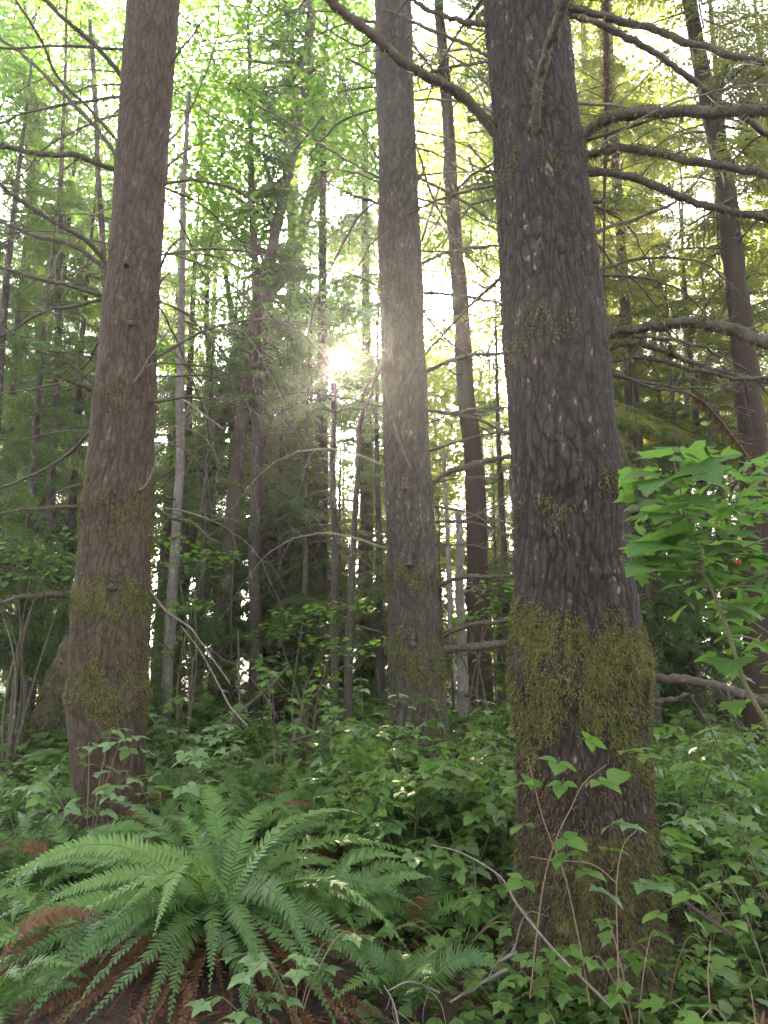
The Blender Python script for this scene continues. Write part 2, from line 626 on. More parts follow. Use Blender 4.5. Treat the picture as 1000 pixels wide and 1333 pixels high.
def bark_disp(x, y, z, a, seed, cell=.062, stretch=.21):
    wx = x / cell + .7 * vnoise(x * 9, y * 9, z * 4, seed) + .35 * vnoise(x * 22, y * 22, z * 14, seed + 2)
    wy = y / cell + .55 * vnoise(x * 9, y * 9, z * 5, seed + 5)
    wz = z / cell * stretch + .35 * vnoise(x * 12, y * 12, z * 6, seed + 9)
    f1, f2 = worley(wx, wy, wz, seed)
    big = np.clip((f2 - f1) / .34, 0, 1) ** .75
    big = big * (.72 + .28 * _h(np.floor(wx), np.floor(wy), np.floor(wz), seed + 5))
    f1, f2 = worley(wx * 2.3 + 7, wy * 2.3, wz * 3.4, seed + 40)
    small = np.clip((f2 - f1) / .32, 0, 1)
    tilt = _h(np.floor(wx * 2.3 + 7), np.floor(wy * 2.3), np.floor(wz * 3.4), seed + 77)
    fine = fbm(x * 90, y * 90, z * 60, seed + 3, 2)
    ridge = fbm(x * 26, y * 26, z * 5, seed + 60, 2)
    a = a * np.clip(.75 + .6 * vnoise(x * 3.1, y * 3.1, z * 1.3, seed + 70), .3, 1.3)
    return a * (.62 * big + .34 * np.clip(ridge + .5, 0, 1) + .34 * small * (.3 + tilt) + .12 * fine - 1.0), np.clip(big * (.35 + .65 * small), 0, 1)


def big_trunk(tree, base, axis, nu, nview, zview, ztop, amp, seed, mossf, mat, swell=(), flare=.35, cell=.062):
    """axis: list of (z, x, y, radius); returns sampled surface points, normals and moss for the strands"""
    A = np.array(axis, float)
    z = np.concatenate([np.linspace(A[0, 0], zview, nview), np.linspace(zview, ztop, 70)[1:]])
    nf = int(nu * .72)   # finer on the side that faces the clearing
    th = np.concatenate([np.linspace(-3.35, .21, nf, endpoint=False), np.linspace(.21, 2 * math.pi - 3.35, nu - nf, endpoint=False)])
    Z, T = np.meshgrid(z, th, indexing='ij')
    cx, cy, rr = (np.interp(Z, A[:, 0], A[:, k]) for k in (1, 2, 3))
    zb = base[2]
    rr = rr * (1 + .05 * vnoise(np.cos(T) * 1.3, np.sin(T) * 1.3, Z * 1.1, seed) + .025 * vnoise(np.cos(T) * 3, np.sin(T) * 3, Z * 2.5, seed + 1))
    lob = .5 + .5 * np.cos(T * 4 + seed + .6 * np.sin(T * 2))
    rr = rr * (1 + flare * np.exp(-np.clip(Z - zb, 0, 9) / .28) * (.45 + .75 * lob))
    for (sz, sw, sa) in swell:
        rr = rr + sa * np.exp(-((Z - sz - .05 * np.sin(T * 2 + sz)) / sw) ** 2) * (.55 + .6 * vnoise(np.cos(T) * 2, np.sin(T) * 2, Z * 1.5, seed + int(sz * 10)))
    X, Y = cx + rr * np.cos(T), cy + rr * np.sin(T)
    ms = mossf(X, Y, Z, T)
    d, plate = bark_disp(rr * np.cos(T), rr * np.sin(T), Z, amp, seed, cell)
    d = d * (1 - .55 * np.clip(ms * 2, 0, 1)) + .012 * np.clip(ms * 2, 0, 1)
    X, Y = X + d * np.cos(T), Y + d * np.sin(T)
    V = np.stack([X, Y, Z], 2)
    n = len(z)
    i = np.arange(n - 1)[:, None] * nu
    j = np.arange(nu)[None]
    k = (j + 1) % nu
    q = np.stack([i + j, i + k, i + nu + k, i + nu + j], 2).reshape(-1, 4)
    g = Geo()
    g.add(V.reshape(-1, 3), None, q, attr=ms.ravel())
    o = part('trunk', g, mat, tree, True, 'moss')
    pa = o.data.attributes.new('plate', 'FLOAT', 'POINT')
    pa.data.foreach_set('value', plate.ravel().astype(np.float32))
    nrm = np.stack([np.cos(T), np.sin(T), 0 * T], 2).reshape(-1, 3)
    front = (nrm[:, 1] < .35)
    return V.reshape(-1, 3), nrm, ms.ravel() * front


def strands(tree, P, Nn, W, count, mat, ln=(.02, .06), hang=.8, wid=.004, name='moss', out=.5):
    """hanging moss: little tapering blades rooted on the surface where W says it grows"""
    W = np.clip(W, 0, None)
    if W.sum() <= 0:
        return
    idx = rng.choice(len(P), count, p=W / W.sum())
    p = P[idx] + rng.normal(scale=.006, size=(count, 3))
    n = Nn[idx]
    d = norm(n * out * rng.uniform(.3, 1.4, (count, 1)) + np.array([0, 0, -hang]) + rng.normal(scale=.45, size=(count, 3)))
    L = rng.uniform(*ln, (count, 1)) * rng.uniform(.6, 1.5, (count, 1))
    s = norm(np.cross(d, n + rng.normal(scale=.6, size=(count, 3)))) * wid * rng.uniform(.6, 1.6, (count, 1))
    mid = p + d * L * .55 + n * .006
    tip = p + d * L + np.array([0, 0, -.25]) * L
    V = np.stack([p - s, p + s, mid + s * .8, mid - s * .8, tip], 1).reshape(-1, 3)
    o = np.arange(count)[:, None] * 5
    g = Geo()
    g.add(V, o + np.array([[3, 2, 4]]), o + np.array([[0, 1, 2, 3]]))
    part(name, g, mat, tree, kind='stuff')


def add_twigs(g, P, Rd, n, lmin=.12, lmax=.45, droop=.2, first=.2):
    P = np.asarray(P)
    T = norm(np.gradient(P, axis=0))
    for _ in range(n):
        k = int(rng.uniform(first, .98) * (len(P) - 1))
        d = norm(T[k] * rng.uniform(.2, .9) + norm(np.cross(T[k], rng.normal(size=3))) * rng.uniform(.6, 1.1))
        L = rng.uniform(lmin, lmax)
        m = P[k] + d * L * .5 + rng.normal(scale=.08 * L, size=3)
        e = P[k] + d * L + np.array([0, 0, -droop * L]) + rng.normal(scale=.1 * L, size=3)
        r0 = min(Rd[k] * .55, .006)
        Q = catmull([P[k], m, e], 3)
        tube(g, Q, np.linspace(r0, .0012, len(Q)), 4, 0, False)
        if rng.random() < .45:
            e2 = m + norm(d + rng.normal(scale=.6, size=3)) * L * .4
            tube(g, [m, .5 * (m + e2) + rng.normal(scale=.02, size=3), e2], [r0 * .5, r0 * .4, .001], 3, 0, False)


def branch(tree, px, Y0, dY, w0, w1, mat=None, twigs=3, fuzz=0, fmat=None, axis=None, name='branch', label=None, wob=.012, fl=(.012, .035)):
    """a dead limb traced along photograph pixels, receding from depth Y0 by dY metres"""
    px = np.asarray(px, float)
    s = np.concatenate([[0], np.cumsum(np.hypot(*np.diff(px, axis=0).T))])
    s /= s[-1]
    P = np.array([at(a, b, Y0 + dY * t) for (a, b), t in zip(px, s)])
    if axis is not None:
        inn = norm(np.array([axis[0], axis[1], P[0][2] - .03]) - P[0]) * .12
        P = np.vstack([P[0] + inn, P])
    C = catmull(P, 9)
    C = C + .35 * wob * rng.normal(size=C.shape) * (w0 > 6) + wob * np.stack([vnoise(C[:, 0] * 7, C[:, 1] * 7, C[:, 2] * 7, q) for q in (1, 2, 3)], 1) * np.linspace(0, 1, len(C))[:, None] ** .5
    t = np.linspace(0, 1, len(C))
    dep = Y0 / 1000 * 1.08
    Rd = (w0 + (w1 - w0) * t ** .8) * dep / 2
    Rd = Rd * (1 + .8 * np.exp(-t / .05)) * (1 + .12 * vnoise(t * 23, t * 0, t * 0 + Y0, 8))
    g = Geo()
    tube(g, C, Rd, 9, .12)
    add_twigs(g, C, Rd, int(twigs * 2.2 + 1.5 * (w0 > 4)), .10, .5)
    o = part(name, g, mat or M_TWIG, tree, True)
    if label:
        o['label'] = label
    if fuzz:
        k = np.repeat(np.arange(len(C)), 8)
        th = rng.uniform(0, 2 * math.pi, len(k))
        Tk = norm(np.gradient(C, axis=0))[k]
        A_ = norm(np.cross(Tk, np.array([.31, .17, .93]) if abs(Tk[0][2]) < .8 else np.array([1., .2, .1])))
        n = np.cos(th)[:, None] * A_ + np.sin(th)[:, None] * np.cross(Tk, A_)
        P2 = C[k] + n * Rd[k][:, None] * .9
        jit = rng.uniform(-1, 1, (len(k), 1)) * np.linalg.norm(np.diff(C, axis=0), axis=1).mean()
        T = norm(np.gradient(C, axis=0))[k]
        P2 = P2 + T * jit
        strands(o, P2, n, .35 + np.clip(n[:, 2], 0, 1), int(fuzz * 2.6) if fuzz < 1000 else fuzz, fmat or M_MOSS, fl, .5, .0026, out=.8)
    return o


def zpx(py, Y):
    return at(500, py, Y)[2]


def moss_bands(Y, bands, seed, extra=None):
    B = [(zpx(p, Y), abs(zpx(p - hh, Y) - zpx(p, Y)), s) for p, hh, s in bands]

    def f(X, Yy, Z, T):
        m = np.zeros(Z.shape)
        zz = Z + .16 * vnoise(np.cos(T) * 2.2, np.sin(T) * 2.2, Z * 2, seed) + .05 * vnoise(np.cos(T) * 7, np.sin(T) * 7, Z * 6, seed + 2)
        for (c0, hh, s) in B:
            m = np.maximum(m, s * np.exp(-np.abs((zz - c0) / hh) ** 2.4))
        m = m * np.clip(.8 + .55 * vnoise(np.cos(T) * 3, np.sin(T) * 3, Z * 4, seed + 4) + .45 * vnoise(np.cos(T) * 9, np.sin(T) * 9, Z * 9, seed + 6), 0, 1)
        if extra is not None:
            m = np.maximum(m, extra(X, Yy, Z, T))
        return m
    return f


# ---- tree with the reddish trunk
YL = 6.5
pL = at(140, 1085, YL)
pL[2] = g1(pL[0], YL)
red_tree = thing('spruce_tree', 'spruce with reddish brown trunk ringed by olive moss bands, rising from tall ferns', 'tree', pL, 'three big mossy spruces')


def axis_from(Y, rows):
    out = []
    for py, cx, wpx in rows:
        p = at(cx, py, Y)
        dep = np.linalg.norm(p - [0, 0, CAMZ]) / math.sqrt(1 + ((cx - 500) / FPX) ** 2 + ((666.5 - py) / FPX) ** 2)
        out.append((p[2], p[0], p[1], wpx * dep / FPX / 2))
    out.sort()
    lo, hi = out[0], out[-1]
    pre = (lo[0] - .8, lo[1], lo[2], lo[3] * 1.02)
    sl_ = (np.array(hi[1:]) - np.array(out[-3][1:])) / (hi[0] - out[-3][0])
    top = (16.0, hi[1] + sl_[0] * (16 - hi[0]), hi[2], .09)
    return [pre] + out + [top]


AX_L = axis_from(YL, [(0, 200, 65), (120, 191, 67), (220, 184, 66), (350, 175, 69), (440, 167, 72), (520, 163, 78), (560, 159, 80), (650, 152, 86), (760, 147, 93), (850, 143, 97), (940, 140, 98), (1010, 143, 90), (1085, 145, 92)])
mf = moss_bands(YL - .3, [(655, 24, .33), (700, 12, .25), (785, 38, .42), (905, 42, .38), (840, 130, .19), (515, 16, .24), (620, 16, .24), (380, 10, .2)], 11,
                lambda X, Y, Z, T: .5 * np.exp(-((T - .15) / .5) ** 2) * np.exp(-((Z - zpx(660, YL)) / .45) ** 2))
P, Nn, W = big_trunk(red_tree, pL, AX_L, 190, 430, zpx(-40, YL), 15.9, .018, 21, mf, M_BARK_RED,
                     [(zpx(220, YL), .10, .018), (zpx(385, YL), .08, .015), (zpx(515, YL), .09, .02), (zpx(655, YL), .1, .022), (zpx(780, YL), .10, .026), (zpx(910, YL), .09, .03)], .3, .043)
strands(red_tree, P, Nn, np.clip(W - .10, 0, 1) ** 1.4, 16000, M_MOSS, (.006, .022), .9, .0032, out=.42)
xl, yl = pL[0], pL[1]
LB = [
    ([(163, 103), (125, 60), (90, 30), (57, 0), (20, -28)], -.6, 8, 5, 3, 0), ([(167, 65), (85, 60), (10, 63), (-40, 60)], -.2, 4, 3, 3, 0),
    ([(156, 205), (120, 160), (90, 130), (40, 80), (0, 50), (-40, 20)], .5, 7, 4, 4, 0), ([(157, 188), (115, 140), (75, 100), (55, 55), (22, 0), (5, -30)], -.9, 5, 3, 3, 0),
    ([(150, 222), (100, 203), (50, 200), (0, 190), (-50, 186)], -.7, 8, 6, 4, 250), ([(148, 355), (120, 320), (75, 290), (30, 265), (0, 240), (-40, 215)], -.8, 7, 5, 5, 200),
    ([(148, 358), (100, 322), (50, 308), (0, 288), (-45, 272)], .3, 8, 5, 5, 200), ([(140, 386), (100, 375), (50, 362), (0, 348), (-45, 335)], -.4, 6, 4, 4, 120),
    ([(140, 388), (100, 398), (60, 405), (25, 425), (0, 440), (-30, 460)], .7, 5, 3, 3, 0), ([(158, 126), (90, 135), (30, 148), (0, 160), (-40, 170)], .9, 5, 3, 4, 0),
    ([(155, 150), (120, 160), (60, 192), (25, 230), (0, 240)], 1.2, 4, 2, 3, 0), ([(133, 512), (105, 485), (75, 465), (47, 455)], -.3, 6, 3, 2, 120),
    ([(130, 515), (95, 497), (70, 488)], -.5, 7, 4, 1, 120), ([(122, 558), (90, 590), (50, 615), (0, 635), (-40, 650)], .6, 5, 3, 4, 0),
    ([(110, 660), (75, 660), (25, 665), (-5, 668)], -.4, 6, 3, 2, 120), ([(104, 772), (50, 775), (20, 778), (-30, 795)], -.5, 8, 5, 2, 160),
    ([(140, 420), (125, 450), (112, 475), (70, 500), (0, 512), (-40, 520)], 1.0, 4, 2, 3, 0),
    ([(208, 102), (235, 65), (265, 28)], -.4, 6, 2, 1, 0), ([(213, 220), (240, 198), (260, 188)], .3, 4, 2, 1, 0),
    ([(215, 238), (260, 235), (300, 245), (325, 258)], .5, 5, 3, 2, 0), ([(215, 245), (260, 265), (300, 300), (335, 332)], .9, 4, 2, 2, 0),
    ([(205, 356), (220, 325), (240, 308)], -.3, 5, 2, 1, 0), ([(200, 376), (222, 355)], -.2, 4, 2, 0, 0),
    ([(208, 392), (250, 415), (280, 455), (305, 505), (312, 565)], .6, 4, 2, 3, 0), ([(175, 500), (195, 465), (230, 415)], -.6, 4, 2, 1, 0),
    ([(200, 522), (235, 520), (260, 535), (288, 558)], .2, 4, 2, 2, 0), ([(196, 660), (225, 675), (250, 680), (278, 705)], .2, 5, 3, 2, 120),
    ([(188, 634), (200, 610), (203, 595)], -.2, 5, 2, 0, 0), ([(190, 764), (215, 795), (250, 820), (270, 850), (300, 890)], .5, 4, 2, 2, 0),
    ([(217, 262), (240, 300), (262, 350), (290, 405)], .8, 3, 2, 2, 0), ([(208, 400), (235, 455), (265, 535)], 1.1, 3, 2, 2, 0),
    ([(212, 190), (245, 150), (280, 60), (285, 0)], .8, 3, 2, 3, 0),
]
for pts, dY, w0, w1, tw, fz in LB:
    right = pts[0][0] > 172
    front = 172 < pts[0][0] < 190
    pale = pts[0][1] > 450 and fz == 0 and right
    branch(red_tree, pts, YL - (.2 if front else 0), dY, w0, w1, M_TWIG_PALE if pale else (M_TWIG_MOSSY if fz else M_TWIG), tw, fz, None,
           (np.interp(zpx(pts[0][1], YL), [a[0] for a in AX_L], [a[1] for a in AX_L]), yl))
# short dark knots where limbs broke off
for (x, y) in [(148, 765), (147, 655), (170, 420), (165, 345)]:
    branch(red_tree, [(x, y), (x + 1, y - 10), (x + 2, y - 24)], YL - .29, -.04, 7, 3, M_TWIG, 0, 0, name='knot')

# ---- tree in the middle
YM = 8.0
pM = at(548, 1045, YM)
pM[2] = g1(pM[0], YM)
grey_tree = thing('spruce_tree', 'slender grey barked spruce between the two thicker ones, moss cuffs near its foot', 'tree', pM, 'three big mossy spruces')
AX_M = axis_from(YM, [(0, 512, 49), (120, 515, 50), (240, 518, 51), (350, 522, 56), (470, 525, 56), (560, 528, 60), (650, 533, 63), (750, 537, 66), (830, 541, 70), (900, 544, 73), (960, 546, 75), (1045, 548, 78)])
mf = moss_bands(YM - .3, [(750, 22, .34), (855, 40, .42), (690, 12, .24), (950, 34, .34), (880, 130, .2), (370, 24, .22)], 31)
P, Nn, W = big_trunk(grey_tree, pM, AX_M, 150, 380, zpx(-40, YM), 15.9, .015, 33, mf, M_BARK_GREY,
                     [(zpx(235, YM), .08, .012), (zpx(480, YM), .08, .014), (zpx(640, YM), .1, .018), (zpx(750, YM), .1, .02), (zpx(855, YM), .12, .035)], .3, .042)
strands(grey_tree, P, Nn, np.clip(W - .10, 0, 1) ** 1.4, 10000, M_MOSS, (.006, .022), .9, .0036, out=.42)
MB_ = [
    ([(489, 97), (465, 82), (450, 75)], -.2, 3, 2, 1, 0), ([(489, 113), (462, 116), (440, 121)], -.4, 4, 2, 1, 0), ([(491, 142), (450, 155), (420, 180), (400, 205)], .3, 4, 2, 2, 0),
    ([(492, 231), (430, 195), (380, 162), (330, 135)], .4, 4, 2, 4, 0), ([(493, 265), (450, 250), (415, 230)], -.2, 4, 2, 1, 0),
    ([(494, 262), (465, 285), (435, 340), (415, 380), (400, 440)], -.5, 4, 2, 2, 0), ([(494, 207), (480, 185), (460, 150), (440, 90)], .6, 4, 2, 2, 0),
    ([(520, 234), (532, 210), (540, 190)], -.5, 4, 2, 0, 0), ([(526, 266), (542, 240), (555, 216)], -.4, 4, 2, 0, 0), ([(543, 346), (590, 327), (650, 320), (690, 322)], .3, 5, 3, 3, 0),
    ([(545, 380), (600, 385), (652, 395), (690, 402)], .4, 5, 3, 3, 0), ([(542, 230), (600, 260), (645, 290), (690, 312)], .8, 5, 3, 3, 0), ([(542, 258), (590, 272), (650, 300)], .2, 4, 2, 2, 0),
    ([(540, 185), (565, 260), (600, 320), (640, 365)], -.3, 4, 2, 2, 0), ([(550, 486), (600, 465), (652, 460), (690, 462)], -.3, 6, 4, 3, 60), ([(555, 535), (610, 542), (658, 562), (690, 580)], .2, 5, 3, 3, 0),
    ([(556, 642), (575, 620), (625, 602), (660, 595), (690, 590)], -.4, 8, 5, 2, 160), ([(560, 658), (610, 668), (650, 688)], .3, 4, 2, 3, 0), ([(560, 680), (615, 680), (662, 697)], .1, 5, 3, 3, 0),
    ([(565, 766), (600, 752), (665, 750), (690, 748)], -.3, 6, 4, 2, 120), ([(569, 832), (600, 817), (655, 808), (690, 806)], -.3, 7, 4, 2, 120), ([(574, 846), (620, 842), (665, 838), (690, 838)], .2, 11, 8, 2, 200),
    ([(505, 827), (485, 820), (465, 815)], -.4, 4, 2, 1, 0), ([(503, 475), (480, 500), (470, 522)], .1, 3, 2, 1, 0), ([(497, 490), (515, 560), (535, 610)], -.5, 3, 2, 0, 0),
    ([(538, 60), (580, 110), (620, 150)], .5, 4, 2, 2, 0), ([(494, 40), (470, 60), (430, 40), (400, 10)], .7, 4, 2, 2, 0),
    ([(543, 395), (570, 430), (600, 455), (640, 470)], .8, 3, 2, 2, 0),
]
for pts, dY, w0, w1, tw, fz in MB_:
    front = (500 < pts[0][0] < 530 and pts[0][1] < 300) or pts[0] == (497, 490)
    branch(grey_tree, pts, YM - (.24 if front else 0), dY, w0, w1, M_TWIG_MOSSY if fz else M_TWIG, tw, fz, None,
           (np.interp(zpx(pts[0][1], YM), [a[0] for a in AX_M], [a[1] for a in AX_M]), pM[1]))
for (x, y) in [(533, 735), (538, 838), (527, 635), (545, 925), (520, 480)]:
    branch(grey_tree, [(x, y), (x + 1, y - 10), (x + 2, y - 20)], YM - .29, -.05, 6, 2, M_TWIG, 0, 0, name='knot')

# ---- the thick tree
YR = 4.3
pR = at(764, 1285, YR)
pR[2] = g1(pR[0], YR)
thick_tree = thing('spruce_tree', 'thickest dark trunk with shaggy moss skirt at its foot and heavy mossy limbs above', 'tree', pR, 'three big mossy spruces')
AX_R = axis_from(YR, [(0, 682, 108), (100, 692, 112), (190, 700, 116), (300, 710, 127), (400, 718, 132), (500, 727, 136), (600, 735, 141), (700, 742, 148), (800, 748, 156), (880, 752, 166), (960, 757, 166), (1050, 760, 166), (1150, 764, 170), (1220, 766, 174), (1285, 768, 182)])
zknob = zpx(890, YR)


def mossR(X, Y, Z, T):
    a = np.exp(-np.clip(np.abs(T - math.pi) - .9, 0, 9) ** 2 / .3)
    low = np.clip((zpx(1010, YR) - Z) / .3, 0, 1) * (.36 + .16 * a + .22 * vnoise(np.cos(T) * 4, np.sin(T) * 4, Z * 2, 5))
    return np.clip(low, 0, 1)


mf = moss_bands(YR - .34, [(850, 62, .46), (935, 95, .40), (640, 26, .28), (680, 12, .22), (190, 30, .22), (420, 40, .19), (560, 30, .19)], 51, mossR)
P, Nn, W = big_trunk(thick_tree, pR, AX_R, 290, 600, zpx(-40, YR), 15.9, .027, 55, mf, M_BARK_DARK,
                     [(zpx(190, YR), .10, .02), (zpx(440, YR), .10, .012), (zpx(635, YR), .09, .02), (zpx(880, YR), .16, .03)], .42, .040)
strands(thick_tree, P, Nn, np.clip(W - .12, 0, 1) ** 1.4 * (P[:, 2] > zpx(1020, YR)), 27000, M_MOSS, (.006, .024), .9, .0024, out=.42)
lowz = P[:, 2] <= zpx(985, YR)
strands(thick_tree, P, Nn, np.clip(W - .2, 0, 1) * lowz, 21000, M_MOSS_DARK, (.007, .026), .9, .0025)
shag = .5 + .5 * vnoise(P[:, 0] * 9, P[:, 1] * 9, P[:, 2] * 3, 66)
strands(thick_tree, P, Nn, np.clip(shag - .25, 0, 1) * lowz * (Nn[:, 1] < .35), 15000, M_MOSS_BROWN, (.007, .026), 1.0, .0024)
RB = [
    ([(662, 188), (600, 125), (540, 90), (490, 50), (435, 5), (410, -25)], -.5, 15, 11, 1, 300), ([(697, 170), (700, 115), (715, 60), (735, 0), (745, -35)], -.55, 13, 14, 1, 250),
    ([(735, 8), (800, 25), (875, 47), (950, 72), (1000, 82), (1050, 92)], -.3, 11, 9, 3, 300), ([(725, 15), (770, 28), (820, 50), (870, 82), (925, 122), (1000, 175), (1040, 205)], .9, 10, 9, 3, 250),
    ([(750, 187), (790, 155), (850, 147), (925, 146), (1000, 143), (1060, 142)], -.8, 14, 15, 1, 700), ([(760, 200), (825, 195), (900, 208), (1000, 228), (1050, 238)], -.4, 11, 9, 3, 350),
    ([(762, 222), (820, 230), (880, 252), (935, 272), (1000, 285), (1050, 295)], -.1, 11, 9, 3, 300), ([(768, 305), (820, 287), (860, 272), (885, 258), (920, 222)], .4, 6, 3, 3, 60),
    ([(785, 435), (850, 425), (925, 422), (1000, 445), (1050, 465)], -.6, 11, 15, 2, 600), ([(788, 452), (825, 447), (870, 460), (930, 482), (1000, 497), (1040, 505)], .4, 8, 6, 5, 120),
    ([(789, 470), (840, 465), (900, 480), (960, 492), (1030, 494)], .1, 8, 5, 5, 120), ([(789, 488), (850, 500), (900, 505), (960, 500)], .7, 5, 3, 5, 0),
    ([(797, 637), (820, 634), (837, 629)], -.25, 16, 13, 0, 0), ([(804, 669), (850, 662), (915, 660), (950, 664)], .5, 10, 5, 3, 0),
    ([(835, 884), (900, 887), (950, 900), (1000, 915), (1040, 925)], -.3, 11, 11, 3, 60), ([(838, 912), (870, 911), (905, 907)], .1, 8, 5, 1, 0),
    ([(634, 33), (575, 20), (540, 2), (520, -14)], .1, 8, 6, 2, 120), ([(636, 72), (600, 55), (540, 30), (500, 10)], .5, 7, 4, 3, 60), ([(638, 80), (590, 87), (555, 95), (535, 98)], .5, 6, 3, 2, 60),
    ([(640, 112), (600, 80), (555, 55)], .9, 4, 3, 2, 0), ([(643, 146), (590, 130), (540, 129)], .7, 5, 3, 2, 0), ([(770, 263), (785, 262)], -.05, 6, 5, 0, 0),
    ([(800, 487), (850, 505), (900, 512), (935, 545), (965, 585), (995, 625)], .3, 5, 3, 3, 0), ([(770, 310), (800, 345), (840, 380), (870, 420)], .8, 4, 2, 4, 0),
    ([(800, 705), (830, 712), (862, 725)], .2, 6, 2, 1, 0),
]
for pts, dY, w0, w1, tw, fz in RB:
    front = pts[0] == (697, 170)
    lab = 'broken limb stub' if pts[0] == (797, 637) else None
    branch(thick_tree, pts, YR - (.26 if front else 0), dY, w0, w1, M_TWIG_MOSSY if fz > 100 else M_TWIG, tw, fz, None,
           (np.interp(zpx(pts[0][1], YR), [a[0] for a in AX_R], [a[1] for a in AX_R]), pR[1]), label=lab)
kb = branch(thick_tree, [(806, 905), (815, 888), (820, 868)], YR - .24, -.08, 34, 9, M_BARK_MOSSY, 0, 3200, M_MOSS, name='knot', label='stub wrapped in thick moss', fl=(.015, .05))
# rusty hanging moss on the drooping twig
rb = branch(thick_tree, [(905, 515), (935, 545), (965, 585), (995, 628)], YR + .45, .1, 4, 2, M_TWIG, 6, 600, M_MOSS_RUST, name='branch', label='drooping twig hung with rusty moss', fl=(.01, .045))

def wiry(tree, ax, n, zlo, zhi, seed, pale=.3):
    """thin drooping dead branches all round a trunk"""
    r = np.random.default_rng(seed)
    A = np.array(ax)
    for i in range(n):
        z = r.uniform(zlo, zhi)
        x, y, rad = (np.interp(z, A[:, 0], A[:, k]) for k in (1, 2, 3))
        a = r.uniform(-.5, math.pi + .5)
        d = np.array([math.cos(a), math.sin(a), 0])
        L = r.uniform(.7, 2.3)
        up = r.uniform(-.1, .35)
        p0 = np.array([x, y, z]) + d * (rad - .03)
        sw = np.array([-d[1], d[0], 0]) * r.normal(scale=.18) * L
        P = [p0, p0 + d * L * .35 + [0, 0, up * L * .35] + sw * .3, p0 + d * L * .7 + [0, 0, (up - .25) * L * .5] + sw * .8, p0 + d * L + [0, 0, (up - .9) * L * .55] + sw]
        C = catmull(P, 7)
        C = C + .010 * r.normal(size=C.shape) * np.linspace(0, 1, len(C))[:, None]
        g = Geo()
        R0 = r.uniform(.007, .015)
        Rd = np.linspace(R0, .002, len(C))
        tube(g, C, Rd, 6, .12)
        add_twigs(g, C, Rd, int(r.integers(4, 10)), .10, .55, .5)
        part('branch', g, M_TWIG_PALE if r.random() < pale else M_TWIG, tree, True)


wiry(red_tree, AX_L, 36, 2.6, 8.5, 71)
wiry(grey_tree, AX_M, 36, 2.4, 9.5, 72)
wiry(thick_tree, AX_R, 16, 2.6, 6.2, 73)

# ------------------------------------------------------------------ foliage building blocks
def spray(seed, pairs=8, L=.5, wid=.025, tl=.165):
    """one flat conifer spray along +y: a twig with side twigs of needles"""
    r = np.random.default_rng(seed)
    V, Q = [], []

    def blade(p, d, ln, wd):
        s = np.array([-d[1], d[0], 0]) * wd / 2
        z = r.uniform(-.02, .02)
        b = len(V)
        V.extend([p, p + d * ln * .45 + s + [0, 0, z], p + d * ln + [0, 0, z * 2 - .02], p + d * ln * .45 - s + [0, 0, z]])
        Q.append([b, b + 1, b + 2, b + 3])
    for i in range(pairs):
        t = (i + .5) / pairs
        for sd in (-1, 1):
            a = R(48 + r.uniform(-12, 12))
            blade(np.array([0, t * L, -.05 * t * t]), np.array([sd * math.sin(a), math.cos(a), 0]), tl * (1.05 - .75 * t) * r.uniform(.7, 1.2), wid * r.uniform(.8, 1.2))
    for i in range(4):
        blade(np.array([0, L * i / 4, -.05 * (i / 4) ** 2]), np.array([r.uniform(-.1, .1), 1, 0]), L / 3.2, wid)
    return np.array(V), np.array(Q)


SPRAYS = [spray(s) for s in (1, 2, 3)]


def bough(seed, L=2.0, step=.10):
    r = np.random.default_rng(seed)
    g = Geo()
    n = int(L * .88 / step)
    t = .12 + .88 * (np.arange(n) + r.uniform(-.3, .3, n)) / n
    t = np.clip(t, .1, 1)
    bow = r.uniform(-.2, .2)
    sag = r.uniform(.18, .5)

    def pos(t):
        return np.stack([bow * t * t, L * t, .12 * t - sag * t * t * L * .5], -1)
    g.m = 1
    tube(g, pos(np.linspace(0, 1, 6)), np.linspace(.016, .003, 6), 3, 0, False)
    g.m = 0
    for k in range(3):
        sel = np.arange(k, n, 3)
        for sd in (-1, 1):
            a = R(58) + r.uniform(-.3, .3, len(sel))
            d = np.stack([sd * np.sin(a), np.cos(a), -.12 - .3 * r.random(len(sel))], 1)
            M = frames(d, roll=r.uniform(-.4, .4, len(sel))) * ((1.35 - .85 * t[sel]) * r.uniform(.7, 1.15, len(sel)))[:, None, None]
            g.scatter(SPRAYS[k][0], None, M, pos(t[sel]), SPRAYS[k][1])
    g.scatter(SPRAYS[0][0], None, frames(np.array([[bow, 1, -.35]])), pos(np.array([.97])), SPRAYS[0][1])
    return g


BOUGHS = []
for s in range(5):
    b_ = bough(100 + s)
    v_, t_, q_ = b_.arrays()
    BOUGHS.append((v_, q_, np.concatenate(b_.mq)))


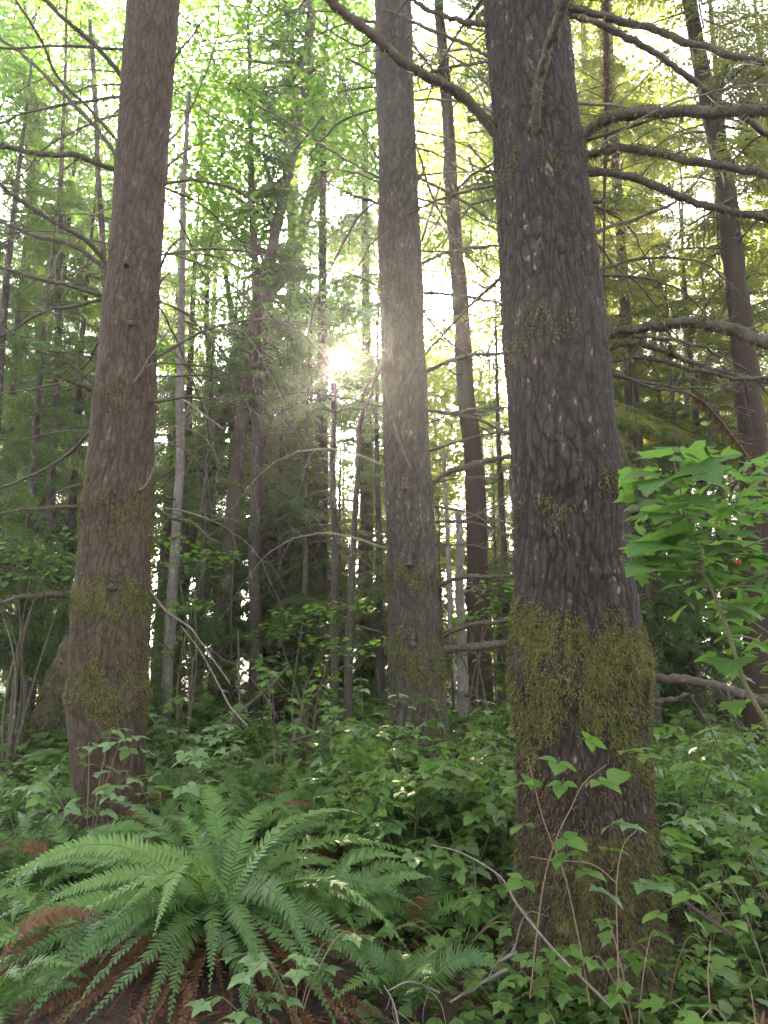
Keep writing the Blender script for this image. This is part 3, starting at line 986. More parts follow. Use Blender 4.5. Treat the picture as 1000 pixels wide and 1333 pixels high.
def conifer(seed, H, zb, Lmax, n, shape=1.1, droop=.25, lmin=.5):
    r = np.random.default_rng(seed)
    g = Geo()
    u = np.sort(r.random(n)) ** .9
    z = zb + (H - zb) * u
    L = Lmax * (1 - u ** 1.4 * .93) ** shape * r.uniform(.55, 1.1, n) * (.6 + .4 * np.clip(u / .08, 0, 1))
    L = np.clip(L, lmin, None)
    ph = r.random(n) * 2 * math.pi
    al = r.uniform(-.2, .12, n) - droop * (1 - u) + .45 * u ** 3
    d = np.stack([np.cos(ph) * np.cos(al), np.sin(ph) * np.cos(al), np.sin(al)], 1)
    M = frames(d, roll=r.uniform(-.3, .3, n)) * (L / 2)[:, None, None]
    T = np.stack([0 * z, 0 * z, z], 1)
    for k in range(5):
        sel = np.arange(k, n, 5)
        v, q, m = BOUGHS[k]
        q0, q1 = q[m == 0], q[m == 1]
        for qq, mi in ((q0, 0), (q1, 1)):
            g.m = mi
            used = np.unique(qq)
            re = np.zeros(len(v), int)
            re[used] = np.arange(len(used))
            g.scatter(v[used], None, M[sel], T[sel], re[qq])
    return g


LEAF_FAR = (np.array([[0, 0, 0], [.42, .3, .06], [.3, .7, .04], [0, 1, -.04], [-.3, .7, .04], [-.42, .3, .06]]), np.array([[0, 1, 2, 3], [0, 3, 4, 5]]))


def outline_leaf(pts, fold=.18, curl=.25):
    """leaf of unit length along +y from its half outline; folded at the midrib and curled"""
    pts = np.array(pts, float)
    n = len(pts)
    z = lambda x, y: fold * np.abs(x) - curl * (y - .25) ** 2 - .12 * x * x
    mid = np.stack([np.zeros(n), np.linspace(0, 1, n), z(np.zeros(n), np.linspace(0, 1, n))], 1)
    Rr = np.stack([pts[:, 0], pts[:, 1], z(pts[:, 0], pts[:, 1])], 1)
    Ll = Rr * [-1, 1, 1]
    V = np.vstack([mid, Rr, Ll])
    Q = []
    for i in range(n - 1):
        Q.append([i, n + i, n + i + 1, i + 1])
        Q.append([i + 1, 2 * n + i + 1, 2 * n + i, i])
    return V, np.array(Q)


LEAF_OVATE = outline_leaf([(0.0, 0), (.16, .03), (.29, .13), (.28, .17), (.37, .30), (.345, .33), (.37, .45), (.335, .47), (.32, .59), (.275, .61), (.24, .72), (.19, .74), (.14, .85), (.09, .88), (0, 1)], .2, .3)
LEAF_LOBED = outline_leaf([(0.0, 0.02), (.22, -.06), (.44, .06), (.40, .14), (.56, .30), (.46, .33), (.44, .40), (.28, .42), (.30, .54), (.22, .60), (.20, .72), (.12, .78), (.07, .90), (0, 1)], .12, .3)
LEAF_MAPLE = outline_leaf([(0.0, 0.0), (.20, -.10), (.36, -.06), (.30, .06), (.58, .22), (.66, .40), (.48, .40), (.40, .36), (.24, .40), (.30, .60), (.34, .70), (.20, .70), (.12, .82), (0, 1)], .10, .25)
LEAF_SMALL = outline_leaf([(0, 0), (.22, .15), (.32, .4), (.26, .7), (0, 1)], .15, .2)


def leafmesh(name, tpl, mat):
    g = Geo()
    g.add(tpl[0], None, tpl[1])
    return g.mesh(name, mat)


def leaf_dirs(n, r, tilt=.35, out=None, droop=.2):
    if out is None:
        a = r.random(n) * 2 * math.pi
        out = np.stack([np.cos(a), np.sin(a), 0 * a], 1)
    d = out + np.stack([r.normal(scale=.2, size=n), r.normal(scale=.2, size=n), -droop + r.normal(scale=.25, size=n)], 1)
    return frames(d, roll=r.normal(scale=tilt, size=n))


def broadleaf(seed, clusters, per, size, tilt=.55, root=None, flat=.14, rad=(.5, 1.1)):
    """leaf layers round each cluster centre, with the twigs that carry them"""
    r = np.random.default_rng(seed)
    g = Geo()
    for cpt in clusters:
        rr = r.uniform(*rad)
        n = int(per * rr * rr)
        a = r.random(n) * 2 * math.pi
        q = rr * np.sqrt(r.random(n))
        tx, ty = r.normal(scale=.18, size=2)
        p = np.stack([q * np.cos(a), q * np.sin(a), r.normal(scale=flat, size=n) - .12 * (q / rr) ** 2 * rr], 1)
        p[:, 2] += p[:, 0] * tx + p[:, 1] * ty
        g.m = 0
        M = leaf_dirs(n, r, tilt) * (size * r.uniform(.6, 1.25, n))[:, None, None]
        ok = ~near_sun(p + cpt, .55)
        g.scatter(LEAF_FAR[0], None, M[ok], (p + cpt)[ok], LEAF_FAR[1])
        g.m = 1
        for _ in range(4):
            aa = r.random() * 2 * math.pi
            e = np.array([math.cos(aa), math.sin(aa), -.05]) * rr * .8
            tube(g, [np.array(cpt), np.array(cpt) + e * .5 + r.normal(scale=.05, size=3), np.array(cpt) + e], [.009, .006, .003], 3, 0, False)
        if root is not None:
            b = root(cpt)
            m = .5 * (b + cpt) + np.array([0, 0, .1]) + r.normal(scale=.18, size=3)
            tube(g, catmull([b, m, np.array(cpt)], 4), np.linspace(.032, .009, 9), 4, .1, False)
    return g


# ------------------------------------------------------------------ trees behind
def bg_tree(name, label, path, Y, w0, w1, mat, H=None, dY=0.0, crown=None, dead=14, group=None, sides=10, lean_top=True, fuzz=0):
    """path: photograph pixels from the foot up; the trunk runs on beyond the frame to height H"""
    P = [at(x, y, Y + dY * i / max(1, len(path) - 1)) for i, (x, y) in enumerate(path)]
    foot = P[0].copy()
    foot[2] = g1(foot[0], foot[1])
    dn = P[0] - P[1]
    if P[0][2] > foot[2]:
        kk = (P[0][2] - foot[2] + .15) / max(.2, -dn[2])
        P = [P[0] + dn * min(kk, 3)] + P
    foot = P[0].copy()
    foot[2] = g1(foot[0], foot[1])
    tree = thing(name, label, 'tree', foot, group)
    if H:
        up = norm(P[-1] - P[-2])
        if H > P[-1][2]:
            P = P + [P[-1] + up * (H - P[-1][2]) / max(.3, up[2])]
    C = catmull(P, 8)
    C[:, :2] += .03 * np.stack([vnoise(C[:, 2] * .9, C[:, 0] * 0 + Y, C[:, 0] * 0, q) for q in (5, 6)], 1)
    t = np.linspace(0, 1, len(C))
    zt = C[:, 2]
    z0_, z1_ = at(*path[0], Y)[2], at(*path[-1], Y)[2]
    dep = Y / 1000
    Rd = np.interp(zt, [min(z0_, z1_ - .1), z1_, max(z1_ + .2, (H or 0) + 1.0)], [w0 * dep / 2 / .98, w1 * dep / 2, max(.012, w1 * dep * .06)])
    Rd = Rd * (1 + .35 * np.exp(-np.clip(zt - foot[2], 0, 9) / .2))
    g = Geo()
    tube(g, C, Rd, sides, .05)
    part('trunk', g, mat, tree, True)
    if dead:
        g = Geo()
        vis = [i for i in range(len(C)) if foot[2] + .6 < zt[i] < foot[2] + 11]
        for _ in range(dead):
            if not vis:
                break
            i = vis[int(rng.integers(len(vis)))]
            a = rng.random() * 2 * math.pi
            L = rng.uniform(.35, 1.5) * min(1, .5 + Y / 20)
            d = np.array([math.cos(a), math.sin(a), rng.uniform(-.35, .35)])
            Q = catmull([C[i], C[i] + d * L * .5 + rng.normal(scale=.06, size=3), C[i] + d * L + [0, 0, -rng.uniform(0, .3) * L]], 4)
            rd = np.linspace(min(.02, Rd[i] * .4), .003, len(Q))
            tube(g, Q, rd, 4, .08, False)
            add_twigs(g, Q, rd, 4, .15, .5)
        part('dead_limbs', g, M_TWIG, tree, False, kind='stuff')
    if fuzz:
        k = rng.integers(0, len(C), fuzz)
        th = rng.uniform(0, 2 * math.pi, fuzz)
        n = np.stack([np.cos(th), np.sin(th), 0 * th], 1)
        P2 = C[k] + n * Rd[k][:, None] + rng.uniform(-.5, .5, (fuzz, 1)) * np.gradient(C, axis=0)[k]
        strands(tree, P2, n, (P2[:, 2] < foot[2] + 9) * 1.0, fuzz, M_MOSS_RUST, (.03, .12), .5, .006, out=.8)
    tree['axis_x'] = float(foot[0])
    return tree, C


CROWN_SPEC = {
    'tall': dict(H=20, zb=4.5, Lmax=3.0, n=85),
    'full': dict(H=15, zb=1.6, Lmax=2.6, n=85),
    'low': dict(H=9, zb=.6, Lmax=2.0, n=70),
    'sapling': dict(H=4.5, zb=.3, Lmax=1.3, n=46, lmin=.3),
    'high': dict(H=23, zb=8.0, Lmax=3.4, n=80),
}
CROWNS = {}


def crown_mesh(kind, mat, seed=0):
    key = (kind, seed)
    if key not in CROWNS:
        CROWNS[key] = conifer(900 + seed * 13 + len(kind), **CROWN_SPEC[kind]).mesh('crown', [mat, M_TWIG])
    return CROWNS[key]


def add_crown(tree, kind, mat, seed=0, scale=1.0, rot=0.0, tilt=(0, 0), off=(0, 0, 0), wide=1.0):
    seed = seed if kind in ('tall', 'full') else 0
    o = link('crown', crown_mesh(kind, mat, seed), tree)
    o.material_slots[0].link = 'OBJECT'
    o.material_slots[0].material = mat
    o.rotation_euler = (tilt[0], tilt[1], rot)
    o.scale = (scale * wide, scale * wide, scale)
    o.location = off
    return o


def near_sun(P, deg):
    """which points stand within deg of the line from the camera to the sun"""
    v = norm(np.asarray(P, float) - [0, 0, CAMZ])
    return v @ SUN_DIR > math.cos(R(deg))


def open_gap(o, deg):
    """thins a crown where the low sun finds its way through"""
    bpy.context.view_layer.update()
    me = o.data.copy()
    n = len(me.vertices)
    co = np.empty(n * 3, np.float32)
    me.vertices.foreach_get('co', co)
    W_ = np.array(o.matrix_world)
    hit = near_sun(co.reshape(-1, 3) @ W_[:3, :3].T + W_[:3, 3], deg)
    bm = bmesh.new()
    bm.from_mesh(me)
    bm.verts.ensure_lookup_table()
    bmesh.ops.delete(bm, geom=[bm.verts[int(i)] for i in np.nonzero(hit)[0]], context='VERTS')
    bm.to_mesh(me)
    bm.free()
    m_ = o.material_slots[0].material
    o.data = me
    o.material_slots[0].link = 'OBJECT'
    o.material_slots[0].material = m_


def sun_clearance(x, y, z, H, zb, Lmax, sc, wide):
    """how far the low sun's line passes inside a crown (positive: inside), and the line's x there"""
    sx = SUN_DIR[0] / SUN_DIR[1] * y
    sz = CAMZ + SUN_DIR[2] / SUN_DIR[1] * y
    u = ((sz - z) / sc - zb) / (H - zb)
    if u > 1.0 or u < -.3:
        return -1, sx
    return (Lmax * (1 - max(u, 0) ** 1.4 * .93) + .1) * sc * wide + .006 * y - abs(x - sx), sx


GAPS = []


BG = [
    # name, label, path, Y, w0, w1, mat, H, dead, crown(kind, mat, seed, scale, rot)
    ('birch_tree', 'thin pale speckled trunk just beside the reddish mossy trunk, no leaves low down', [(219, 905), (228, 740), (233, 560), (238, 380), (240, 300), (243, 170), (246, 120)], 11, 15, 6, M_BARK_PALE, 9.5, 22, None),
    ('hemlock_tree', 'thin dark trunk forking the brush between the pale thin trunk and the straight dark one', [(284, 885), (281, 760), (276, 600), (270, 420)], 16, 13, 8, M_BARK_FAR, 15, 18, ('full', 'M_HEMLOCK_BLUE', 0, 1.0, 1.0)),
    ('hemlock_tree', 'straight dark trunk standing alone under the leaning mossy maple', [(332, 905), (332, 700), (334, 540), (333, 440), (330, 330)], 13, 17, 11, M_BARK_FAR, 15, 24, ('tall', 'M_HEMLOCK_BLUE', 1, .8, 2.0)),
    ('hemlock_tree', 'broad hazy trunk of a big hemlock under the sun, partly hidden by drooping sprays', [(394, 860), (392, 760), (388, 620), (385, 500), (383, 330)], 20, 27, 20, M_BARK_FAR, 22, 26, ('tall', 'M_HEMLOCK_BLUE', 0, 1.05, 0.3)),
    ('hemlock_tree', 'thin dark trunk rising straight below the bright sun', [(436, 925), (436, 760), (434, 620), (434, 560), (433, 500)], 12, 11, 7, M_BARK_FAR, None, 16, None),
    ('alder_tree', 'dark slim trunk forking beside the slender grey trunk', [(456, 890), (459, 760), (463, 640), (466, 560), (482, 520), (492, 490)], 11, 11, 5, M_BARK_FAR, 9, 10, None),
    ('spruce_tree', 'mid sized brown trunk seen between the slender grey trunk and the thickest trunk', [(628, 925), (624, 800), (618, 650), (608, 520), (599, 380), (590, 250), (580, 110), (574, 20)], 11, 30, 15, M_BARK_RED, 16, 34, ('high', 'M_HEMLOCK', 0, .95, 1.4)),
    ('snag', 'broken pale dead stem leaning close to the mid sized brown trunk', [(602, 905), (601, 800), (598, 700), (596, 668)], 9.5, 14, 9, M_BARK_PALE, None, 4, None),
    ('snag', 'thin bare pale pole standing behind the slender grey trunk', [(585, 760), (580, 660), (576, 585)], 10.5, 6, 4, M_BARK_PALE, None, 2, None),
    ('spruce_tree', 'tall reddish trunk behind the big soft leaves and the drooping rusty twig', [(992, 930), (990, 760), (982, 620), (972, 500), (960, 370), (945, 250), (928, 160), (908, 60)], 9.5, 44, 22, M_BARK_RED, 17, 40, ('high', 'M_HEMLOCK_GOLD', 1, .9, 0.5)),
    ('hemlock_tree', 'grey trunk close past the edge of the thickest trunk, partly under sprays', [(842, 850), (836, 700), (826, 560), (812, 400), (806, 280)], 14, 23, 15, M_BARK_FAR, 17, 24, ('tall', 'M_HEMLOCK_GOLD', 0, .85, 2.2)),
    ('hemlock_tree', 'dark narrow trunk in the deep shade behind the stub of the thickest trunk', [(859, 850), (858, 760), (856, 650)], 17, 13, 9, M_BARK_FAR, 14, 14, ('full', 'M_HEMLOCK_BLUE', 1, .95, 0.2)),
    ('hemlock_tree', 'dark narrow trunk in deep shade between the soft leaf bush and the sunny thicket', [(902, 850), (900, 760), (897, 640)], 18, 14, 9, M_BARK_FAR, 16, 14, ('full', 'M_HEMLOCK', 0, 1.0, 1.7)),
    ('hemlock_tree', 'slim dark trunk low beside the mossy leaning log', [(38, 925), (48, 850), (58, 760), (68, 640), (73, 520), (76, 400)], 12, 13, 9, M_BARK_FAR, 14, 20, ('full', 'M_HEMLOCK', 1, .9, 0.9)),
    ('alder_tree', 'very slim dark stem rising behind the upper limbs of the reddish trunk', [(150, 640), (142, 420), (132, 300), (127, 190), (118, 60)], 12, 10, 7, M_BARK_FAR, 13, 10, None),
    ('hemlock_tree', 'thin stem in shade between the straight dark trunk and the hazy broad trunk', [(410, 860), (410, 740), (408, 620)], 17, 9, 6, M_BARK_FAR, 13, 14, ('low', 'M_HEMLOCK_BLUE', 0, .7, 2.7)),
    ('hemlock_tree', 'leaning short dark trunk behind the straight dark trunk', [(362, 800), (352, 680), (343, 630), (330, 560)], 16, 15, 12, M_BARK_FAR, 14, 8, ('low', 'M_HEMLOCK', 0, .6, 4.0)),
    ('snag', 'hanging dead stem draped with rusty moss above the heavy mossy limbs', [(787, 250), (789, 190), (790, 110), (789, 40), (790, -40)], 6.5, 8, 13, M_BARK_RED, None, 0, None),
]
MATS = dict(M_HEMLOCK=M_HEMLOCK, M_HEMLOCK_GOLD=M_HEMLOCK_GOLD, M_HEMLOCK_BLUE=M_HEMLOCK_BLUE)
BGT = []
for (nm, lab, path, Y, w0, w1, mat, H, dead, cr) in BG[:-1]:
    tr, C = bg_tree(nm, lab, path, Y, w0, w1, mat, H, crown=cr, dead=dead)
    BGT.append((tr, C))
    if cr:
        k, mn, sd, sc, rot = cr
        i = np.argmin(np.abs(C[:, 2] - 7))
        lean = norm(C[i] - C[1])
        o = add_crown(tr, k, MATS[mn], sd, sc, rot, tilt=(-lean[1] * .8, lean[0] * .8), wide=.72 if path[0][0] == 332 else 1.0)
        if path[0][0] == 394:
            open_gap(o, .62)
# the rusty hanging stem belongs to the brown tree whose limbs it hangs from: its own thing
hang = thing('hanging_stem', BG[-1][1], 'dead stem', at(787, 250, 5.6))
P_ = [at(786, 400, 5.6), at(787, 250, 5.6), at(789, 190, 5.6), at(790, 110, 5.6), at(789, 40, 5.6), at(790, -60, 5.6), at(786, -300, 5.6)]
C_ = catmull(P_, 8)
g = Geo()
Rd_ = np.linspace(.008, .034, len(C_))
tube(g, C_, Rd_, 8, .08)
add_twigs(g, C_, Rd_, 16, .2, .7)
part('stem', g, M_BARK_RED, hang, True)
k = rng.integers(0, len(C_), 1600)
th = rng.uniform(0, 2 * math.pi, 1600)
n_ = np.stack([np.cos(th), np.sin(th), 0 * th], 1)
strands(hang, C_[k] + n_ * Rd_[k][:, None] + rng.uniform(-.5, .5, (1600, 1)) * np.gradient(C_, axis=0)[k], n_, (C_[k][:, 2] > zpx(215, 5.6)) * 1.0 + .1, 900, M_MOSS_RUST, (.015, .07), .5, .004, out=.8)

# the pale maple that leans across the light, and its broken mossy neighbour
tr, C = bg_tree('maple_tree', 'slim broadleaf maple leaning upward with bright green leaf layers', [(300, 700), (318, 520), (335, 400), (352, 330), (372, 240), (386, 180), (396, 100), (404, 20)], 13.5, 19, 12, M_BARK_MOSSY, 17, dead=12)
cl = []
r_ = np.random.default_rng(5)
for (x0, x1, y0, y1, Ya, Yb, n) in [(225, 480, -60, 130, 12, 18, 46), (225, 420, 110, 290, 12, 18, 36), (240, 330, 270, 400, 12, 16, 10), (150, 240, -60, 120, 13, 18, 12)]:
    for _ in range(n):
        cl.append(at(r_.uniform(x0, x1), r_.uniform(y0, y1), r_.uniform(Ya, Yb)))
rootf = lambda p: C[np.argmin(np.linalg.norm(C - (np.asarray(p) - [0, 0, .6]), axis=1))]
part('crown', broadleaf(51, cl, 400, .095, root=rootf), [M_MAPLE, M_TWIG], tr)
tr2, C2 = bg_tree('maple_tree', 'dark mossy maple trunk leaning across the shade behind the pale thin trunk', [(215, 905), (238, 720), (270, 600), (305, 480), (350, 380), (392, 300), (418, 215)], 16.5, 34, 17, M_BARK_MOSSY, 13, dead=10)
cl = []
for (x0, x1, y0, y1, Ya, Yb, n) in [(200, 420, 280, 470, 14, 17, 16), (380, 480, 60, 250, 15, 19, 18), (395, 495, 170, 450, 16, 21, 16), (395, 500, 480, 640, 16, 22, 9), (396, 490, 380, 560, 15, 20, 14)]:
    for _ in range(n):
        cl.append(at(r_.uniform(x0, x1), r_.uniform(y0, y1), r_.uniform(Ya, Yb)))
rootf2 = lambda p: C2[np.argmin(np.linalg.norm(C2 - (np.asarray(p) - [0, 0, .6]), axis=1))]
part('crown', broadleaf(52, cl, 400, .095, root=rootf2), [M_MAPLE, M_TWIG], tr2)
# maples at the edge of the light
tr3, C3 = bg_tree('maple_tree', 'leafy yellow green maple filling the light behind the bare limbs of the reddish trunk', [(60, 860), (58, 600), (50, 400), (40, 200), (30, 0)], 17, 16, 12, M_BARK_FAR, 17, dead=6)
cl = []
for (x0, x1, y0, y1, Ya, Yb, n) in [(-90, 150, -80, 120, 14, 20, 44), (-90, 150, 100, 300, 14, 20, 44), (-90, 130, 280, 430, 14, 19, 24)]:
    for _ in range(n):
        cl.append(at(r_.uniform(x0, x1), r_.uniform(y0, y1), r_.uniform(Ya, Yb)))
rootf3 = lambda p: C3[np.argmin(np.linalg.norm(C3 - (np.asarray(p) - [0, 0, .6]), axis=1))]
part('crown', broadleaf(53, cl, 400, .10, root=rootf3), [M_MAPLE, M_TWIG], tr3)
tr4, C4 = bg_tree('maple_tree', 'yellow lit maple far behind the heavy mossy limbs of the thickest trunk', [(770, 860), (768, 600), (765, 300), (760, 0)], 22, 12, 9, M_BARK_FAR, 20, dead=4)
cl = []
for (x0, x1, y0, y1, Ya, Yb, n) in [(545, 660, 20, 330, 18, 25, 22), (540, 665, 200, 480, 24, 32, 14), (750, 880, -60, 200, 18, 26, 30), (760, 1050, 200, 400, 18, 26, 22), (540, 660, 420, 620, 18, 25, 18), (395, 660, 470, 870, 21, 33, 56), (395, 560, 150, 480, 24, 33, 26), (690, 1060, 560, 860, 22, 33, 40), (150, 400, 560, 860, 22, 33, 30), (-60, 120, 480, 840, 22, 33, 24)]:
    for _ in range(n):
        cl.append(at(r_.uniform(x0, x1), r_.uniform(y0, y1), r_.uniform(Ya, Yb)))
rootf4 = lambda p: C4[np.argmin(np.linalg.norm(C4 - (np.asarray(p) - [0, 0, .6]), axis=1))]
part('crown', broadleaf(54, cl, 210, .16, root=None, rad=(.7, 1.7), flat=.3), [M_MAPLE_YELLOW, M_TWIG], tr4)

# leaning mossy log behind the reddish trunk
lg = thing('leaning_log', 'mossy leaning log against the shade beside the foot of the reddish trunk', 'log', at(66, 930, 9))
g = Geo()
P_ = catmull([at(62, 945, 9.0), at(84, 880, 9.0), at(108, 815, 9.1), at(128, 760, 9.2)], 6)
tube(g, P_, np.linspace(.20, .13, len(P_)), 14, .05)
part('trunk', g, M_BARK_MOSSY, lg, True)
k = rng.integers(0, len(P_), 5000)
th = rng.uniform(0, 2 * math.pi, 5000)
n_ = norm(np.stack([np.cos(th), np.sin(th) * .9, .35 * np.sin(th + 1)], 1))
strands(lg, P_[k] + n_ * np.linspace(.235, .155, len(P_))[k][:, None] + rng.uniform(-.5, .5, (5000, 1)) * np.gradient(P_, axis=0)[k], n_, np.ones(5000), 5000, M_MOSS_DARK, (.02, .06), .7, .006)

# young hemlocks in the middle distance: each one a tree
SAPL = [
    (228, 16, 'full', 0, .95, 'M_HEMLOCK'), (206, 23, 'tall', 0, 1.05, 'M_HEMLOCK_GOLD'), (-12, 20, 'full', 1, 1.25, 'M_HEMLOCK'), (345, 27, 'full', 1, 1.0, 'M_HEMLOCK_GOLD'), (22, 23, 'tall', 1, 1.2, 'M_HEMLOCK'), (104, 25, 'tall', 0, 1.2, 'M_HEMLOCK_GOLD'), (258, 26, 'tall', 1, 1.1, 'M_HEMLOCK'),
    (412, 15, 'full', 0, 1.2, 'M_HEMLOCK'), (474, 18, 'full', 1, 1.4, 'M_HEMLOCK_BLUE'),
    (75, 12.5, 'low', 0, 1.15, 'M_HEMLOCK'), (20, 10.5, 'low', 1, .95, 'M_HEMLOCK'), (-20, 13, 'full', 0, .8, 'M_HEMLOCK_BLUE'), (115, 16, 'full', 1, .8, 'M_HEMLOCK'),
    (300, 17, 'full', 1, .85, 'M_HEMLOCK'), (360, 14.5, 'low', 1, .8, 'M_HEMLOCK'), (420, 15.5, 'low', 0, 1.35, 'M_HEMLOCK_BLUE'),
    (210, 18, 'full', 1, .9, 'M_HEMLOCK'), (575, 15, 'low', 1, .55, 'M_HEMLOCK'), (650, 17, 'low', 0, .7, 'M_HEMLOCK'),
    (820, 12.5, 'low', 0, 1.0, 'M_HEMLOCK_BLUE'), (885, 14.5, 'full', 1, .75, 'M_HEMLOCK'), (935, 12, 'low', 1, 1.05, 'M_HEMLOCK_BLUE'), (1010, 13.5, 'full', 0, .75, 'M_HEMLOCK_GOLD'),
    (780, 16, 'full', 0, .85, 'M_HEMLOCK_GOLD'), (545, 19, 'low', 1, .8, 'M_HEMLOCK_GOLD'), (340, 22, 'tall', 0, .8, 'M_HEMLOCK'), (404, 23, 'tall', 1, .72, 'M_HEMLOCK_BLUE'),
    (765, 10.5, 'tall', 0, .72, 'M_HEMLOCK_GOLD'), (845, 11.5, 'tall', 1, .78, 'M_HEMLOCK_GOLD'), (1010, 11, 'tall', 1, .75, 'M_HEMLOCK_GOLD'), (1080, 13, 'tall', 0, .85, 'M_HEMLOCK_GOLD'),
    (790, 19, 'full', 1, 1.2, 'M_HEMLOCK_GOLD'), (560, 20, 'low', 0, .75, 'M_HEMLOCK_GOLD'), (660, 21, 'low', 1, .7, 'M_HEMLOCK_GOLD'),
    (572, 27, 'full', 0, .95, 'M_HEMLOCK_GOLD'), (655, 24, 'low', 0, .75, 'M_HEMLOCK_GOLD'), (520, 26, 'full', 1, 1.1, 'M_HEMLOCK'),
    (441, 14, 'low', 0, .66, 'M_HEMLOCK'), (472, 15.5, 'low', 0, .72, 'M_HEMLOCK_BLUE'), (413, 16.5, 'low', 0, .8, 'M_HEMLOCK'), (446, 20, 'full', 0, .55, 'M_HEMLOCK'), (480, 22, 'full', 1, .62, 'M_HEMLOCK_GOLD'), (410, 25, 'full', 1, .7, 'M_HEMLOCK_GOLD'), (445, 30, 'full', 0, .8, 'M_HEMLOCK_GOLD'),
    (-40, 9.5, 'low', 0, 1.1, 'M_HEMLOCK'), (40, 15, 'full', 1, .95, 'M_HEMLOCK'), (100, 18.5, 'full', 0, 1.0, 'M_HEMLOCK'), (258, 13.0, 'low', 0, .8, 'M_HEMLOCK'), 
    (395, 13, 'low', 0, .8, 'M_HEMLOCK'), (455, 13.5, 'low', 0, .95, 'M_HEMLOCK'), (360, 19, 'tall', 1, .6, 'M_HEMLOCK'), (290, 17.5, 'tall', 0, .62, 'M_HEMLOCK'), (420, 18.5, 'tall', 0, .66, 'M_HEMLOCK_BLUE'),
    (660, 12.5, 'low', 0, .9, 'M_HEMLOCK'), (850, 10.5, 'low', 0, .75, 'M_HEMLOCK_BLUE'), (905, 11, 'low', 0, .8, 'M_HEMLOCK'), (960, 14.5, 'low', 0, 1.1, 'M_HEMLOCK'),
    (590, 9.8, 'sapling', 0, .45, 'M_HEMLOCK'), (645, 10.5, 'sapling', 1, .5, 'M_HEMLOCK'), (300, 12.5, 'sapling', 1, .75, 'M_HEMLOCK'), (180, 10.5, 'sapling', 0, .6, 'M_HEMLOCK'),
]
SAPTRUNK = {}


def stock_trunk(H, r0):
    key = (round(H), round(r0, 3))
    if key not in SAPTRUNK:
        g = Geo()
        C = catmull([(0, 0, -.3), (.02, .03, H * .33), (-.03, 0, H * .66), (0, 0, H)], 5)
        tube(g, C, np.linspace(r0, .012, len(C)), 7, .05)
        SAPTRUNK[key] = g.mesh('trunk', M_BARK_FAR, smooth=True)
    return SAPTRUNK[key]


def tree_copy(x, y, kind, seed, sc, mat, label, group, rot, wide=1.0):
    cs = CROWN_SPEC[kind]
    inside, sx = sun_clearance(x, y, g1(x, y), cs['H'], cs['zb'], cs['Lmax'], sc, wide)
    cut = inside > 0 and 11 < y < 24 and len(GAPS) < 2
    if inside > 0 and not cut:
        x += math.copysign(inside * .9, x - sx)
    z = g1(x, y)
    t = thing('hemlock_tree', label, 'tree', (x, y, z), group)
    H = CROWN_SPEC[kind]['H']
    o = link('trunk', stock_trunk(H, .0095 * H + .015), t)
    o.scale = (sc, sc, sc)
    o = add_crown(t, kind, mat, seed, sc, rot, wide=wide)
    if cut:
        GAPS.append(t.name)
        open_gap(o, .62)
    return t


PLACES = [(-999, 10, 'at the picture edge past reddish trunk'), (10, 95, 'behind the bare limbs of the reddish trunk'), (95, 215, 'partly behind the reddish trunk'), (215, 275, 'just past the pale thin trunk'),
          (275, 325, 'between pale thin and straight dark trunks'), (325, 375, 'around the straight dark trunk'), (375, 432, 'before the hazy broad trunk under the sun'), (432, 490, 'beneath the sun by the slender grey trunk'),
          (490, 580, 'behind the slender grey trunk'), (580, 635, 'around the mid sized brown trunk'), (635, 750, 'behind the thickest trunk'), (750, 815, 'at the edge of the thickest trunk'), (815, 870, 'past the stub of the thickest trunk'),
          (870, 930, 'behind the heavy mossy limbs'), (930, 990, 'beside the glade trunk'), (990, 9999, 'at the picture edge beyond the glade')]


def place_word(px):
    return [w_ for a, b, w_ in PLACES if a <= px < b][0]


for (px, Y, kind, sd, sc, mn) in SAPL:
    x = at(px, 865, Y)[0]
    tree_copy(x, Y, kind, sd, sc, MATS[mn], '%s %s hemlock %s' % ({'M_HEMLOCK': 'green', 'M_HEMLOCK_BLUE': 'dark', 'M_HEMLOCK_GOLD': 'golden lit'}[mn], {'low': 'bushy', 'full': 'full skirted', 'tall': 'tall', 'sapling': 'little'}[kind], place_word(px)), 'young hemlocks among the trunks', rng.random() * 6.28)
# the wood behind: every tree on its own
far_spots = []
for i in range(100):
    for _ in range(40):
        Y = rng.uniform(22, 62)
        x = rng.uniform(-.72, .72) * Y
        if all((x - a) ** 2 + (Y - b) ** 2 > 6.5 for a, b in far_spots):
            far_spots.append((x, Y))
            break
for i, (x, Y) in enumerate(far_spots):
    kind = ['tall', 'full', 'high', 'full', 'tall'][i % 5]
    el = math.degrees(math.atan2(CROWN_SPEC[kind]['H'] - 2, Y))
    sc_ = min(rng.uniform(.95, 1.35), 25.5 / CROWN_SPEC[kind]['H'])
    if .6 < x + .06 * (Y - 8) < 3.6:
        kind, sc_ = 'low', .75 + Y * .008
    mat = [M_HEMLOCK, M_HEMLOCK_BLUE, M_HEMLOCK_GOLD][i % 3] if x > 0 else [M_HEMLOCK, M_HEMLOCK_BLUE][i % 2]
    tree_copy(x, Y, kind, i % 2, sc_, mat, 'conifer deep in the wood, seen %s' % place_word(500 + 980 * x / Y), 'conifers deep in the wood', rng.random() * 6.28, 1.15)

